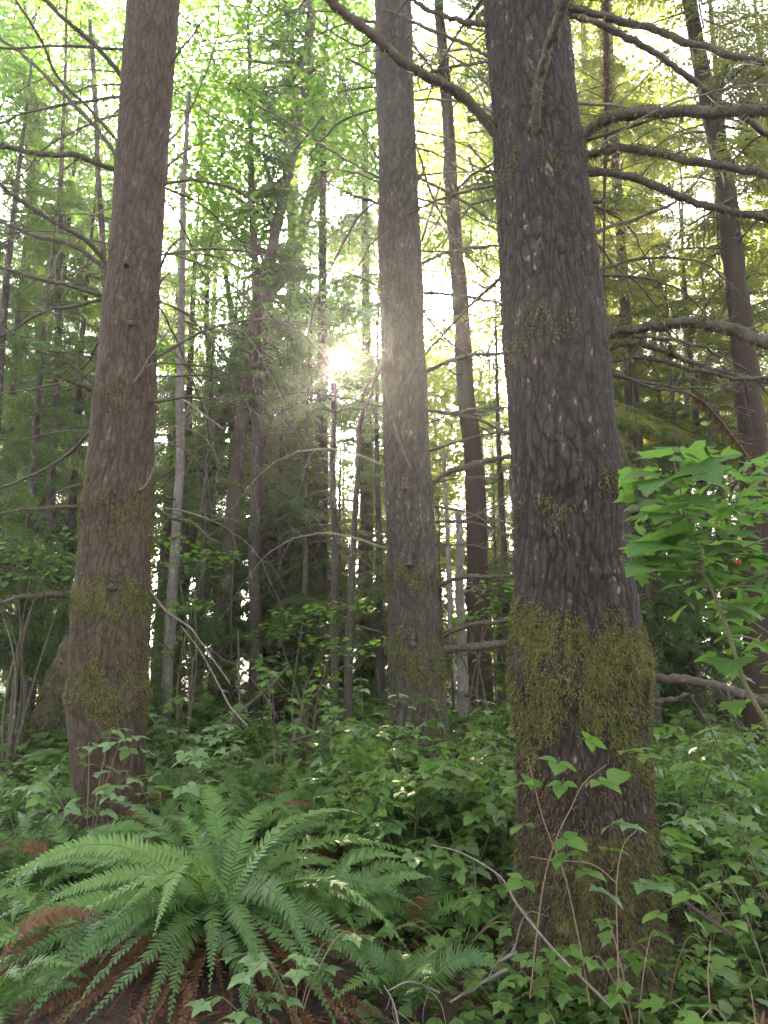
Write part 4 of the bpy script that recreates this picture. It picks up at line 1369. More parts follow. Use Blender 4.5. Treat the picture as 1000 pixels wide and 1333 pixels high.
# ------------------------------------------------------------------ ferns
def frond_geo(g, B, T, lift, W, r, n=40, side_roll=0.0, curve=None, face=.6):
    """a sword fern frond: arching rib with two rows of narrow leaflets"""
    B, T = np.asarray(B, float), np.asarray(T, float)
    ctl = B + (T - B) * .42 + np.array([0, 0, lift]) + (0 if curve is None else np.asarray(curve))
    t = np.linspace(0, 1, n + 1)
    C = (1 - t)[:, None] ** 2 * B + 2 * (t * (1 - t))[:, None] * ctl + (t ** 2)[:, None] * T
    tan = norm(np.gradient(C, axis=0))
    up = np.array([0, 0, 1.0])
    flat = norm((T - B) * [1, 1, 0] + [1e-4, 0, 0])
    side_roll = side_roll - face * flat[0]
    s = norm(np.cross(flat, up))
    cr = math.cos(side_roll)
    sv = np.tile(s * cr + up * math.sin(side_roll), (len(C), 1))
    nv = norm(np.cross(sv, tan))
    sv = norm(np.cross(tan, nv))
    L = np.linalg.norm(np.diff(C, axis=0), axis=1).sum()
    tube(g, C[::3], np.linspace(.0035, .0008, len(C[::3])), 4, 0, False)
    w = W * np.clip(t / .22, 0, 1) ** .6 * (1 - t ** 2.6) ** .9
    w = np.clip(w, .006, None)
    # leaflet: 4 stations, sickle shaped
    ys = np.array([0, .12, .5, .8, 1.0])
    hw = np.array([.6, 1.0, .8, .45, 0.0])
    sp = L / n
    sel = np.arange(4, n + 1)
    wav = r.uniform(0, 6)
    for sd in (-1, 1):
        k = sel
        ln = w[k] * r.uniform(.82, 1.12, len(k)) * np.where(r.random(len(k)) < .03, .35, 1.0)
        fwd = .18 + .5 * t[k] ** 2 + r.normal(scale=.06, size=len(k))
        d = norm(sd * sv[k] + tan[k] * fwd[:, None] + nv[k] * (r.normal(.10, .14, (len(k), 1)) + .22 * np.sin(t[k] * 9 + wav)[:, None]))
        nn = norm(np.cross(d, tan[k])) * sd
        e = norm(np.cross(nn, d)) * (sp * .43)
        base = C[k] + tan[k] * (sp * .5 * (sd > 0))
        V = []
        for y, h in zip(ys, hw):
            c_ = base + d * (ln * y)[:, None] + tan[k] * (ln * .16 * y * y)[:, None] - nv[k] * (ln * .14 * y * y)[:, None]
            V.append(c_ - e * h)
            V.append(c_ + e * h)
        V[-1] = V[-1]
        V = np.stack(V[:-1], 1)
        o = np.arange(len(k))[:, None] * 9
        q = np.concatenate([o + np.array([[0, 1, 3, 2]]), o + np.array([[2, 3, 5, 4]]), o + np.array([[4, 5, 7, 6]])])
        g.add(V.reshape(-1, 3), o + np.array([[6, 7, 8]]), q)


def main_fern():
    B = FERN_B.copy()
    B[2] = g1(B[0], B[1]) + .05
    f = thing('sword_fern', 'large sword fern with arching bright fronds above brown dead ones', 'fern', (B[0], B[1], B[2] - .05))
    r = np.random.default_rng(3)
    F = [  # tip px, tip py, depth, lift, width, material
        (76, 1212, 3.65, .62, .085, 2), (192, 1220, 3.45, .55, .08, 2), (0, 1150, 3.85, .60, .085, 2), (66, 1112, 4.05, .50, .075, 2), (118, 1128, 3.9, .5, .08, 2), (20, 1128, 4.3, .4, .08, 1),
        (412, 1078, 4.3, .50, .075, 1), (486, 1063, 4.5, .55, .075, 2), (524, 1232, 3.75, .62, .085, 2), (490, 1198, 3.8, .40, .08, 1), (276, 1035, 4.75, .50, .085, 1), (205, 1070, 4.6, .40, .08, 1),
        (150, 1050, 4.7, .40, .08, 0), (350, 1052, 4.6, .45, .08, 1), (410, 1075, 4.7, .42, .08, 0), (158, 1345, 3.35, .42, .085, 0), (45, 1305, 3.5, .45, .085, 0), (85, 1335, 3.4, .40, .08, 0),
        (312, 1350, 3.35, .34, .085, 0), (378, 1318, 3.45, .42, .085, 0), (452, 1312, 3.5, .48, .085, 0), (452, 1240, 3.65, .45, .085, 0), (352, 1345, 3.4, .30, .08, 0), (-20, 1235, 3.7, .48, .085, 1),
        (-25, 1285, 3.6, .42, .085, 0), (-30, 1195, 3.9, .42, .085, 0), (440, 1170, 4.1, .3, .08, 0), (530, 1165, 4.1, .4, .08, 0), (545, 1120, 4.4, .45, .08, 1), (330, 1070, 4.9, .5, .085, 0),
        (235, 1110, 4.7, .5, .08, 0), (110, 1165, 4.0, .42, .08, 1), (140, 1260, 3.6, .5, .085, 0), (420, 1285, 3.5, .5, .085, 0), (225, 1340, 3.4, .38, .085, 0), (10, 1345, 3.3, .5, .085, 0), (-30, 1320, 3.4, .5, .085, 0), (110, 1350, 3.3, .5, .085, 0), (-35, 1260, 3.5, .55, .085, 1), (270, 1300, 3.4, .45, .08, 0), (30, 1180, 3.8, .5, .085, 2), (420, 1345, 3.35, .4, .085, 0), (340, 1260, 3.5, .45, .08, 0), (150, 1190, 3.6, .6, .08, 1), (60, 1250, 3.7, .42, .08, 0), (500, 1290, 3.55, .5, .08, 0),
    ]
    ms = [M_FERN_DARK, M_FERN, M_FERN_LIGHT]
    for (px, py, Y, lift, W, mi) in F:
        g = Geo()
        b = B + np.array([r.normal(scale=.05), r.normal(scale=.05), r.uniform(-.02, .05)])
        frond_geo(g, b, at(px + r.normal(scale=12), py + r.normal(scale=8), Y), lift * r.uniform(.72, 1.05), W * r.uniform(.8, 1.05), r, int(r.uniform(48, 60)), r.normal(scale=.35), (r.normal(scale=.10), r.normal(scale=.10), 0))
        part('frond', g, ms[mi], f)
    for i in range(64):
        a = r.uniform(math.pi * .88, math.pi * 2.05)
        L = r.uniform(.4, 1.15)
        x, y = B[0] + math.cos(a) * L, B[1] + math.sin(a) * L
        g = Geo()
        frond_geo(g, B + r.normal(scale=.06, size=3), (x, y, g1(x, y) + r.uniform(.0, .07)), r.uniform(.05, .22), r.uniform(.035, .06), r, 44, r.normal(scale=.6), r.normal(scale=.06, size=3) * [1, 1, 0])
        o = part('dead_frond', g, M_FERN_DEAD, f)
        o['label'] = 'withered brown frond'


main_fern()
FERNS = [
    ((20, 1060), 5.6, .85, 18, 0, 'dark sword fern spreading low at the picture edge under the green leafy plant'),
    ((300, 1050), 6.0, .85, 18, 1, 'sword fern with level fronds right behind the large bright fern'),
    ((430, 1015), 6.7, .85, 18, 1, 'sword fern among the vine maple stems before the slender grey trunk'),
    ((250, 1010), 7.0, .8, 16, 0, 'dull sword fern between the reddish trunk and the fallen sticks'),
    ((355, 1000), 7.1, .85, 16, 1, 'sword fern below the thick propped stick in the clearing'),
    ((-15, 1290), 3.55, .62, 18, 1, 'sword fern spilling over brown litter in the lowest corner beside the large bright fern'),
    ((75, 1180), 4.25, .66, 18, 1, 'low sword fern tangled with the large bright fern, toward the picture edge'),
    ((420, 1160), 4.5, .66, 16, 1, 'low sword fern tangled with the large bright fern, toward the pale thimbleberry plant'),
    ((215, 1105), 5.0, .72, 18, 0, 'sword fern crowded between the large bright fern and the reddish trunk'),
    ((330, 1100), 5.1, .75, 18, 1, 'sword fern showing above the crown of the large bright fern'),  # px,py of the crown's ground, Y, size, fronds, material weights, label
    ((60, 1075), 5.2, .85, 20, 0, 'dark sword fern in front of the reddish trunk, beside the picture edge'),
    ((125, 1095), 5.3, .8, 16, 1, 'sword fern at the very foot of the reddish mossy trunk'),
    ((15, 1010), 6.3, .95, 20, 0, 'dark blue green sword fern standing upright behind the reddish trunk foot'),
    ((225, 1065), 5.8, .9, 18, 1, 'sword fern just behind the large bright fern, beside the reddish trunk'),
    ((350, 1040), 6.2, .95, 20, 0, 'sword fern in the gap between the reddish trunk and slender grey trunk'),
    ((455, 1050), 5.9, .85, 18, 1, 'pale sword fern in front of the slender grey trunk'),
    ((545, 1165), 4.6, .62, 14, 0, 'small dark sword fern between the large bright fern and thickest trunk'),
    ((300, 985), 7.6, .9, 18, 0, 'sword fern under the fallen sticks in the clearing'),
    ((400, 985), 7.4, .9, 18, 1, 'sword fern in the clearing before the slim dark trunks'),
    ((230, 985), 7.8, .9, 16, 1, 'sword fern behind the reddish trunk under the pale thin trunk'),
    ((470, 985), 7.9, .9, 16, 0, 'sword fern leaning at the side of the slender grey trunk'),
    ((540, 1265), 3.75, .5, 10, 0, 'small fern low in the shade at the foot of the thickest trunk'),
    ((0, 1150), 4.6, .75, 14, 0, 'dark fern cut by the picture edge beside the large bright fern'),
]
for (pp, Y, sz, n, mw, lab) in FERNS:
    r = np.random.default_rng(int(pp[0] * 7 + pp[1]))
    x = at(pp[0], pp[1], Y)[0]
    B = np.array([x, Y, g1(x, Y) + .04])
    f = thing('sword_fern', lab, 'fern', (B[0], B[1], B[2] - .04))
    for i in range(n):
        a = (i + r.uniform(-.3, .3)) / n * 2 * math.pi
        L = sz * r.uniform(.65, 1.1)
        el = r.uniform(.15, 1.0)
        T = B + np.array([math.cos(a) * L * math.cos(el * .9), math.sin(a) * L * math.cos(el * .9), L * math.sin(el * .9) * .8 - .02])
        T[2] = max(T[2], g1(T[0], T[1]) + .05)
        g = Geo()
        frond_geo(g, B + r.normal(scale=.03, size=3), T, L * r.uniform(.25, .5), .075 * r.uniform(.85, 1.15), r, 40 if Y < 5.4 else 30, r.normal(scale=.25), r.normal(scale=.05, size=3))
        dead = r.random() < .09
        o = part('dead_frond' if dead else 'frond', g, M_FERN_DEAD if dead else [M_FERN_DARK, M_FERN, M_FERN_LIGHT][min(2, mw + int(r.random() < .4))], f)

# ------------------------------------------------------------------ leafy plants
def trifoliate(tpl, side=.85):
    V, Q = [], []
    n = 0
    for a, s, p in ((0, .60, (0, .42)), (R(82), .52 * side, (.02, .36)), (R(-82), .52 * side, (-.02, .36))):
        v = tpl[0] * s
        ca, sa = math.cos(a), math.sin(a)
        v = np.stack([v[:, 0] * ca + v[:, 1] * sa + p[0], -v[:, 0] * sa + v[:, 1] * ca + p[1], v[:, 2] + .0], 1)
        V.append(v)
        Q.append(tpl[1] + n)
        n += len(v)
    V.append(np.array([[-.008, 0, 0], [.008, 0, 0], [.008, .36, .01], [-.008, .36, .01]]))
    Q.append(np.array([[n, n + 1, n + 2, n + 3]]))
    return np.vstack(V), np.vstack(Q)


def petioled(tpl, p=.3):
    v = tpl[0] * (1 - p) + [0, p, 0]
    n = len(v)
    return np.vstack([v, [[-.008, 0, 0], [.008, 0, 0], [.008, p + .03, 0], [-.008, p + .03, 0]]]), np.vstack([tpl[1], [[n, n + 1, n + 2, n + 3]]])


def pinnate(tpl, pairs=3):
    V, Q, n = [], [], 0
    spots = [(0, .42, (0, .62))] + [(sd * R(62), .40, (0, .22 + .17 * i)) for i in range(pairs) for sd in (1, -1)]
    for a, s, p in spots:
        v = tpl[0] * s
        ca, sa = math.cos(a), math.sin(a)
        v = np.stack([v[:, 0] * ca + v[:, 1] * sa + p[0], -v[:, 0] * sa + v[:, 1] * ca + p[1], v[:, 2]], 1)
        V.append(v)
        Q.append(tpl[1] + n)
        n += len(v)
    V.append(np.array([[-.008, 0, 0], [.008, 0, 0], [.006, .66, .01], [-.006, .66, .01]]))
    Q.append(np.array([[n, n + 1, n + 2, n + 3]]))
    return np.vstack(V), np.vstack(Q)


TPL = dict(tri=trifoliate(LEAF_OVATE), trilobed=trifoliate(LEAF_LOBED, 1.0), maple=petioled(LEAF_MAPLE, .22), lobed=petioled(LEAF_LOBED, .2), ovate=petioled(LEAF_OVATE, .12), pinnate=pinnate(LEAF_SMALL))
LEAFMESH = {}


def leaf_data(kind, mat):
    k = (kind, mat.name)
    if k not in LEAFMESH:
        LEAFMESH[k] = leafmesh('leaf', TPL[kind], mat)
    return LEAFMESH[k]


def put_leaf(parent, kind, mat, base, M3, size, name='leaf'):
    m = np.eye(4)
    m[:3, :3] = M3 * size
    m[:3, 3] = np.asarray(base) - wloc(parent)
    return link(name, leaf_data(kind, mat), parent, Matrix(m.tolist()))


def stems_of(r, base, h, n, spread, arch=.5):
    out = []
    for i in range(n):
        a = (i + r.uniform(-.4, .4)) / n * 2 * math.pi
        H = h * r.uniform(.6, 1.05)
        sp = spread * r.uniform(.4, 1.1)
        d = np.array([math.cos(a), math.sin(a), 0])
        out.append(catmull([base, base + d * sp * .3 + [0, 0, H * .5], base + d * sp * .75 + [0, 0, H * (.95 - .1 * arch)], base + d * sp * 1.15 + [0, 0, H * (1.02 - .35 * arch)]], 5))
    return out


def leaf_sites(r, stems, per, size, first=.3, tilt=.3, droop=.25):
    B, M, Sz = [], [], []
    for C in stems:
        T = norm(np.gradient(C, axis=0))
        for k in range(per):
            t = first + (1 - first) * (k + r.uniform(0, .8)) / per
            i = min(len(C) - 1, int(t * (len(C) - 1)))
            a = k * 2.4 + r.uniform(-.6, .6)
            d = np.array([math.cos(a), math.sin(a), 0]) * .9 + T[i] * .5 * [1, 1, .2]
            m = frames(np.array([d + [0, 0, -droop + r.normal(scale=.15)]]), roll=r.normal(scale=tilt, size=1))[0]
            B.append(C[i])
            M.append(m)
            Sz.append(size * r.uniform(.65, 1.2))
        d = T[-1] * [1, 1, .3] + [0, 0, -.1]
        B.append(C[-1])
        M.append(frames(np.array([d]))[0])
        Sz.append(size * r.uniform(.7, 1.0))
    return np.array(B), np.array(M), np.array(Sz)


def plant(name, label, cat, xy, h, n, spread, kind, mat, size, per, seed, arch=.5, tilt=.3, group=None, single=True, stem=M_STEM, first=.3, srad=.004):
    r = np.random.default_rng(seed)
    base = np.array([xy[0], xy[1], g1(*xy)])
    p = thing(name, label, cat, base, group)
    st = stems_of(r, base - [0, 0, .03], h, n, spread, arch)
    for C in st:
        g = Geo()
        tube(g, C, np.linspace(srad, srad * .35, len(C)), 5, .05, False)
        part('stem', g, stem, p, True)
    B, M, Sz = leaf_sites(r, st, per, size, first, tilt)
    if single:
        for b, m, s in zip(B, M, Sz):
            put_leaf(p, kind, mat, b, m, s)
    else:
        g = Geo()
        g.scatter(TPL[kind][0], None, M * Sz[:, None, None], B, TPL[kind][1])
        part('foliage', g, mat, p, kind='stuff')
    return p


def px_xy(px, Y):
    return (at(px, 865, Y)[0], Y)


# -- the bush of big soft leaves beside the thickest trunk
def soft_bush():
    Y0 = 2.15
    stem_px = [(1010, 962), (1000, 944), (969, 888), (950, 828), (931, 777), (917, 749), (915, 718), (906, 705), (887, 670), (862, 655)]
    base = np.array([at(1090, 1100, Y0)[0], Y0 + .05, 0])
    base[2] = g1(base[0], base[1])
    b = thing('salmonberry_bush', 'bush of big bright green backlit leaves with one red berry beside the thickest trunk', 'bush', base)
    P = [base, at(1060, 1050, Y0)] + [at(x, y, Y0) for x, y in stem_px]
    g = Geo()
    C = catmull(P, 5)
    tube(g, C, np.linspace(.0085, .002, len(C)), 7, .04, False)
    part('stem', g, M_STEM, b, True)
    for pts in ([(928, 777), (947, 765), (1000, 763), (1040, 770)], [(890, 672), (886, 640), (884, 623), (875, 592)], [(938, 790), (965, 800), (1010, 830)], [(915, 725), (950, 720), (1000, 700), (1040, 690)], [(931, 770), (905, 735), (880, 730)], [(950, 828), (975, 830), (1000, 842)]):
        g = Geo()
        C = catmull([at(x, y, Y0 + .05 * i) for i, (x, y) in enumerate(pts)], 5)
        tube(g, C, np.linspace(.004, .0015, len(C)), 5, .04, False)
        part('twig', g, M_STEM, b, True)
    r = np.random.default_rng(21)
    L = [  # base px, tip px, depth of base, depth of tip, size factor, kind
        ((875, 595), (824, 582), 2.2, 2.15, 'lobed'), ((874, 592), (972, 612), 2.2, 2.1, 'maple'), ((900, 598), (940, 626), 2.15, 1.98, 'maple'), ((871, 617), (803, 617), 2.15, 2.1, 'lobed'),
        ((868, 618), (836, 637), 2.15, 2.0, 'lobed'), ((880, 590), (905, 575), 2.2, 2.35, 'lobed'), ((884, 641), (938, 662), 2.15, 2.02, 'maple'), ((890, 650), (935, 645), 2.2, 2.3, 'lobed'), ((887, 664), (829, 661), 2.15, 2.05, 'lobed'),
        ((880, 668), (850, 672), 2.15, 2.0, 'lobed'), ((900, 680), (960, 688), 2.15, 2.05, 'maple'), ((955, 680), (1008, 676), 2.2, 2.15, 'maple'), ((922, 690), (1000, 696), 2.2, 2.1, 'maple'),
        ((906, 705), (804, 699), 2.15, 2.1, 'lobed'), ((880, 706), (813, 712), 2.15, 2.0, 'lobed'), ((915, 727), (801, 732), 2.1, 2.05, 'maple'), ((905, 726), (850, 722), 2.15, 2.3, 'lobed'),
        ((870, 738), (812, 738), 2.1, 1.95, 'lobed'), ((915, 718), (972, 706), 2.15, 2.25, 'maple'), ((919, 727), (952, 738), 2.1, 2.0, 'lobed'), ((931, 752), (985, 750), 2.15, 2.05, 'maple'),
        ((965, 720), (1010, 726), 2.2, 2.1, 'maple'), ((940, 700), (1000, 715), 2.3, 2.35, 'maple'), ((938, 783), (1000, 802), 2.1, 2.0, 'lobed'), ((950, 790), (1010, 780), 2.15, 2.2, 'lobed'),
        ((955, 834), (1003, 842), 2.1, 2.0, 'lobed'), ((958, 856), (942, 868), 2.1, 1.95, 'ovate'), ((970, 855), (990, 852), 2.1, 2.05, 'ovate'), ((960, 765), (1000, 768), 2.1, 2.0, 'lobed'),
        ((900, 742), (865, 752), 2.15, 2.02, 'lobed'), ((890, 725), (930, 712), 2.2, 2.4, 'maple'), ((985, 700), (1040, 706), 2.15, 2.1, 'maple'), ((945, 655), (985, 660), 2.35, 2.3, 'lobed'), ((870, 690), (830, 686), 2.2, 2.25, 'lobed'),
        ((930, 735), (965, 742), 2.2, 2.25, 'lobed'), ((985, 640), (1030, 650), 2.3, 2.25, 'maple'), ((960, 668), (1005, 655), 2.4, 2.5, 'maple'), ((1000, 745), (960, 755), 2.3, 2.2, 'maple'),
    ]
    for (p0, p1, ya, yb, kd) in L:
        A, Bp = at(*p0, ya), at(*p1, yb)
        d = Bp - A
        s = np.linalg.norm(d) * .92
        m = frames(np.array([d]), roll=r.normal(scale=.22, size=1))[0]
        m = m @ np.diag([1.15, 1, 1])
        put_leaf(b, kd, M_SALMON_BRIGHT, A, m, s)
    for _ in range(280):
        p0 = (r.uniform(825, 1030), r.uniform(588, 800))
        if p0[0] > 930 and r.random() < .3:
            p0 = (r.uniform(930, 1030), r.uniform(780, 920))
        if p0[0] < 870 and p0[1] > 745:
            continue
        a = r.random() * 6.28
        m = frames(np.array([[math.cos(a), math.sin(a), r.normal(scale=.25) - .3]]), roll=r.normal(scale=.45, size=1))[0]
        put_leaf(b, ['lobed', 'maple'][int(r.integers(2))], M_SALMON_BRIGHT, at(*p0, r.uniform(2.1, 2.65)), m, r.uniform(.05, .10))
    # berry
    g = Geo()
    cpt = at(961, 732, 2.05)
    for k in range(34):
        zc = 1 - 2 * (k + .5) / 34
        a = k * 2.39996
        q = math.sqrt(1 - zc * zc)
        c0 = cpt + np.array([q * math.cos(a), q * math.sin(a), zc * 1.15]) * .0062
        u = np.array([[0, 0, 1], [1, 0, 0], [0, 1, 0], [-1, 0, 0], [0, -1, 0], [0, 0, -1.0]]) * .0027 + c0
        g.add(u, [[0, 1, 2], [0, 2, 3], [0, 3, 4], [0, 4, 1], [5, 2, 1], [5, 3, 2], [5, 4, 3], [5, 1, 4]])
    part('berry', g, M_BERRY, b, True)


soft_bush()

NEAR = [
    (365, 7.4, 1.5, 6, .55, 'maple', M_SALMON, .13, 7, 'vine maple sapling behind the fallen sticks, tall as the lowest sunlit leaves', .45),
    (475, 7.2, 1.45, 5, .5, 'tri', M_SALMON_PALE, .13, 7, 'tall pale leafed sapling leaning beside the shaded side of the slender grey trunk', .45),
    (600, 7.2, 1.35, 6, .5, 'maple', M_SALMON, .13, 7, 'maple sapling with level leaves just past the slender grey trunk', .45),
    (655, 7.0, 1.3, 5, .45, 'tri', M_SALMON_PALE, .12, 7, 'tall pale leafed plant close beside the thickest trunk', .45),
    (870, 6.2, 1.15, 6, .5, 'pinnate', M_SALMON_PALE, .24, 6, 'pale feathery leafed shrub under the lowest dead limb of the thickest trunk', .4),
    (960, 6.6, 1.2, 6, .55, 'maple', M_SALMON_BRIGHT, .13, 7, 'bright maple sapling in the glade behind the big soft leaves', .4),
    (840, 3.9, .5, 5, .3, 'tri', M_SALMON, .11, 5, 'bramble plant touching the sunny flank of the thickest trunk foot', .3),
    (255, 6.9, 1.25, 5, .4, 'maple', M_SALMON_PALE, .13, 5, 'pale maple sapling under the pale thin trunk', .5),  # px, Y, height, stems, spread, leaf, mat, size, per, label
    (548, 5.1, .62, 6, .34, 'tri', M_SALMON_PALE, .17, 5, 'pale leafed thimbleberry plant in front of the slender grey trunk foot', .3),
    (500, 5.6, .95, 6, .40, 'tri', M_SALMON, .15, 6, 'tall salmonberry plant at the shaded side of the slender grey trunk', .3),
    (600, 5.0, .70, 6, .38, 'tri', M_SALMON, .13, 6, 'leafy green plant between the slender grey trunk and the thickest trunk', .3),
    (635, 4.6, .60, 6, .34, 'tri', M_SALMON, .12, 6, 'leafy green plant crowding the shaded flank of the thickest trunk', .3),
    (590, 4.35, .36, 7, .36, 'trilobed', M_SALMON, .11, 5, 'low bramble patch in the hollow beside the foot of the thickest trunk', .2),
    (640, 3.85, .26, 7, .30, 'trilobed', M_SALMON, .09, 5, 'low bramble leaves on brown litter in front of the thickest trunk', .2),
    (235, 5.6, 1.08, 5, .42, 'tri', M_SALMON_PALE, .15, 5, 'tall pale leafed plant standing right against the reddish trunk', .45),
    (130, 5.7, 1.05, 5, .40, 'tri', M_SALMON_PALE, .16, 5, 'pale leafed plant overlapping the moss band at the reddish trunk foot', .45),
    (60, 5.5, .85, 6, .40, 'tri', M_SALMON, .14, 6, 'green leafy plant above the dark ferns at the picture edge', .3),
    (310, 6.6, 1.2, 5, .45, 'maple', M_SALMON_PALE, .13, 5, 'slender sapling with flat pale leaves among the fallen sticks', .5),
    (395, 3.55, .42, 5, .24, 'trilobed', M_SALMON_PALE, .12, 4, 'small pale lobed seedling growing through the large bright fern', .4),
    (345, 3.5, .20, 4, .2, 'trilobed', M_SALMON_PALE, .10, 3, 'low lobed seedling under the large bright fern', .3),
    (900, 3.1, .36, 6, .30, 'maple', M_SALMON, .12, 5, 'maple leafed seedling beside the foot of the thickest trunk in shade', .3),
    (950, 2.9, .50, 6, .36, 'lobed', M_SALMON, .14, 5, 'broad leafed plant low in the sunnier corner of the brambles', .3),
    (985, 3.3, .85, 6, .40, 'tri', M_SALMON, .13, 6, 'tall bramble plant by the picture edge under the big soft leaves', .3),
    (840, 3.2, .22, 6, .26, 'trilobed', M_SALMON, .10, 4, 'low bramble in front of the thickest trunk foot', .2),
    (720, 3.35, .16, 6, .24, 'ovate', M_SALMON, .09, 4, 'low creeping plant with round leaves right before the thickest trunk', .2),
    (890, 4.3, .80, 6, .42, 'tri', M_SALMON, .13, 6, 'bramble plant just past the thickest trunk, below its lowest dead limb', .3),
    (945, 4.6, .85, 6, .46, 'maple', M_SALMON, .13, 6, 'maple leafed plant in dappled light below the lowest dead limb', .3),
    (990, 4.2, .95, 6, .46, 'maple', M_SALMON_BRIGHT, .14, 6, 'bright maple leafed plant at the picture edge in dappled light', .3),
    (860, 4.9, .75, 6, .40, 'tri', M_SALMON_PALE, .13, 6, 'pale leafed plant tucked behind the thickest trunk', .3),
    (445, 6.6, 1.35, 6, .55, 'maple', M_SALMON, .14, 7, 'vine maple sapling with flat leaf layers before the slim dark trunks', .4),
    (585, 6.6, .95, 6, .45, 'tri', M_SALMON, .13, 6, 'leafy plant behind the slender grey trunk foot', .3),
    (650, 6.2, .9, 6, .45, 'tri', M_SALMON, .13, 6, 'leafy plant half hidden behind the thickest trunk', .3),
    (690, 3.75, .40, 4, .20, 'tri', M_SALMON, .10, 4, 'small bramble climbing the corner of the thickest trunk foot', .3),
    (800, 3.55, .5, 4, .22, 'trilobed', M_SALMON, .10, 4, 'small bramble rising before the thickest trunk', .4),
]
for i, (px, Y, h, n, sp, kd, mt, sz, per, lab, fst) in enumerate(NEAR):
    plant('bramble_plant' if kd != 'maple' else 'maple_sapling', lab, 'plant', px_xy(px, Y), h, n, sp, kd, mt, sz, per, 300 + i, first=fst, stem=M_CANE if i % 3 == 0 else M_STEM)

# -- trailing stems and leaves in front of the thickest trunk
vine = thing('bramble_vine', 'thin brown bramble vines with green leaflets trailing over the thickest trunk', 'vine', (*px_xy(760, 3.6), g1(*px_xy(760, 3.6))))
VS = [([(687, 985), (700, 1040), (710, 1075), (735, 1140), (755, 1230), (768, 1310)], 3.78, 3.5), ([(790, 995), (760, 1020), (742, 1055), (725, 1090), (710, 1140), (700, 1205), (690, 1300)], 3.8, 3.6),
      ([(830, 1080), (812, 1100), (803, 1150), (804, 1230), (806, 1300)], 3.65, 3.5), ([(690, 1115), (720, 1120), (770, 1125), (803, 1150)], 3.7, 3.6), ([(925, 1225), (922, 1270), (925, 1320)], 3.0, 3.0)]
for pts, ya, yb in VS:
    g = Geo()
    C = catmull([at(x, y, ya + (yb - ya) * i / (len(pts) - 1)) for i, (x, y) in enumerate(pts)], 6)
    tube(g, C, np.linspace(.002, .0032, len(C)), 5, .05, False)
    part('stem', g, M_CANE, vine, True)
VL = [(750, 958, 'tri'), (728, 985, 'tri'), (800, 980, 'tri'), (820, 985, 'tri'), (735, 1012, 'tri'), (765, 1010, 'tri'), (695, 1015, 'tri'), (812, 1000, 'ovate'), (690, 1070, 'tri'), (720, 1085, 'tri'), (770, 1100, 'tri'), (745, 1105, 'tri'),
      (800, 1070, 'trilobed'), (770, 1150, 'trilobed'), (820, 1145, 'trilobed'), (745, 1130, 'tri'), (835, 1135, 'tri'), (690, 1010, 'ovate'), (718, 1250, 'ovate'), (710, 1268, 'ovate'), (690, 1140, 'tri'), (810, 1065, 'trilobed'),
      (860, 1080, 'maple'), (870, 1095, 'maple'), (905, 1098, 'maple'), (925, 1090, 'maple'), (880, 1060, 'maple'), (945, 1240, 'maple'), (930, 1255, 'lobed')]
r_ = np.random.default_rng(77)
for (x, y, kd) in VL:
    a = r_.uniform(-2.6, -.5)
    m = frames(np.array([[math.cos(a), math.sin(a) * .7, -.1 + r_.normal(scale=.15)]]), roll=r_.normal(scale=.3, size=1))[0]
    put_leaf(vine, kd, M_SALMON if kd != 'trilobed' else M_SALMON_PALE, at(x, y, 3.62 + r_.uniform(-.08, .1)), m, r_.uniform(.14, .21) if kd in ('tri', 'trilobed') else r_.uniform(.10, .17))

# -- arching canes and fallen sticks, each one a thing
STK = [([(560, 1100), (600, 1110), (650, 1140), (675, 1180), (720, 1235), (795, 1310)], 4.4, 3.4, .006, 'long pale bare cane arching down across the foot of the thickest trunk', M_TWIG_PALE),
       ([(236, 815), (262, 850), (285, 892), (300, 920), (322, 945)], 7.0, 6.8, .010, 'pale fallen stick leaning down into the clearing', M_TWIG_PALE),
       ([(250, 826), (290, 858), (312, 868), (340, 900), (362, 935)], 7.2, 7.0, .008, 'thin grey stick crossing the other fallen sticks', M_TWIG),
       ([(374, 868), (350, 895), (320, 920), (292, 944)], 7.5, 7.3, .018, 'thick brown stick propped over the other fallen sticks', M_TWIG),
       ([(310, 820), (311, 870), (312, 945)], 7.6, 7.6, .012, 'thin mossy upright pole among the fallen sticks', M_BARK_MOSSY),
       ([(505, 1290), (535, 1278), (572, 1292)], 3.55, 3.6, .005, 'small pale twig on brown litter beside the ferns', M_TWIG_PALE),
       ([(500, 1283), (512, 1305), (520, 1340)], 3.5, 3.4, .004, 'thin pale twig hanging down beside the ferns near the picture bottom', M_TWIG_PALE),
       ([(585, 1305), (610, 1290), (630, 1278), (660, 1262)], 3.7, 3.8, .009, 'crooked grey twig in front of the thickest trunk foot', M_TWIG_PALE),
       ([(650, 1252), (672, 1240)], 3.9, 3.95, .012, 'short whitish stick end against the thickest trunk foot', M_TWIG_PALE),
       ([(860, 1150), (900, 1180), (950, 1215)], 4.0, 3.7, .012, 'dark stick lying in the brambles beside the thickest trunk', M_TWIG),
       ([(440, 935), (410, 955), (380, 965)], 6.8, 7.2, .014, 'brown rotten stick among ferns in the clearing', M_TWIG)]
for pts, ya, yb, rd, lab, mt in STK:
    P_ = [at(x, y, ya + (yb - ya) * i / (len(pts) - 1)) for i, (x, y) in enumerate(pts)]
    s_ = thing('stick', lab, 'stick', P_[-1])
    C = catmull(P_, 6)
    g = Geo()
    rr = np.linspace(rd * .6, rd, len(C))
    tube(g, C, rr, 6, .08)
    add_twigs(g, C, rr, 3, .08, .3)
    part('stem', g, mt, s_, True)

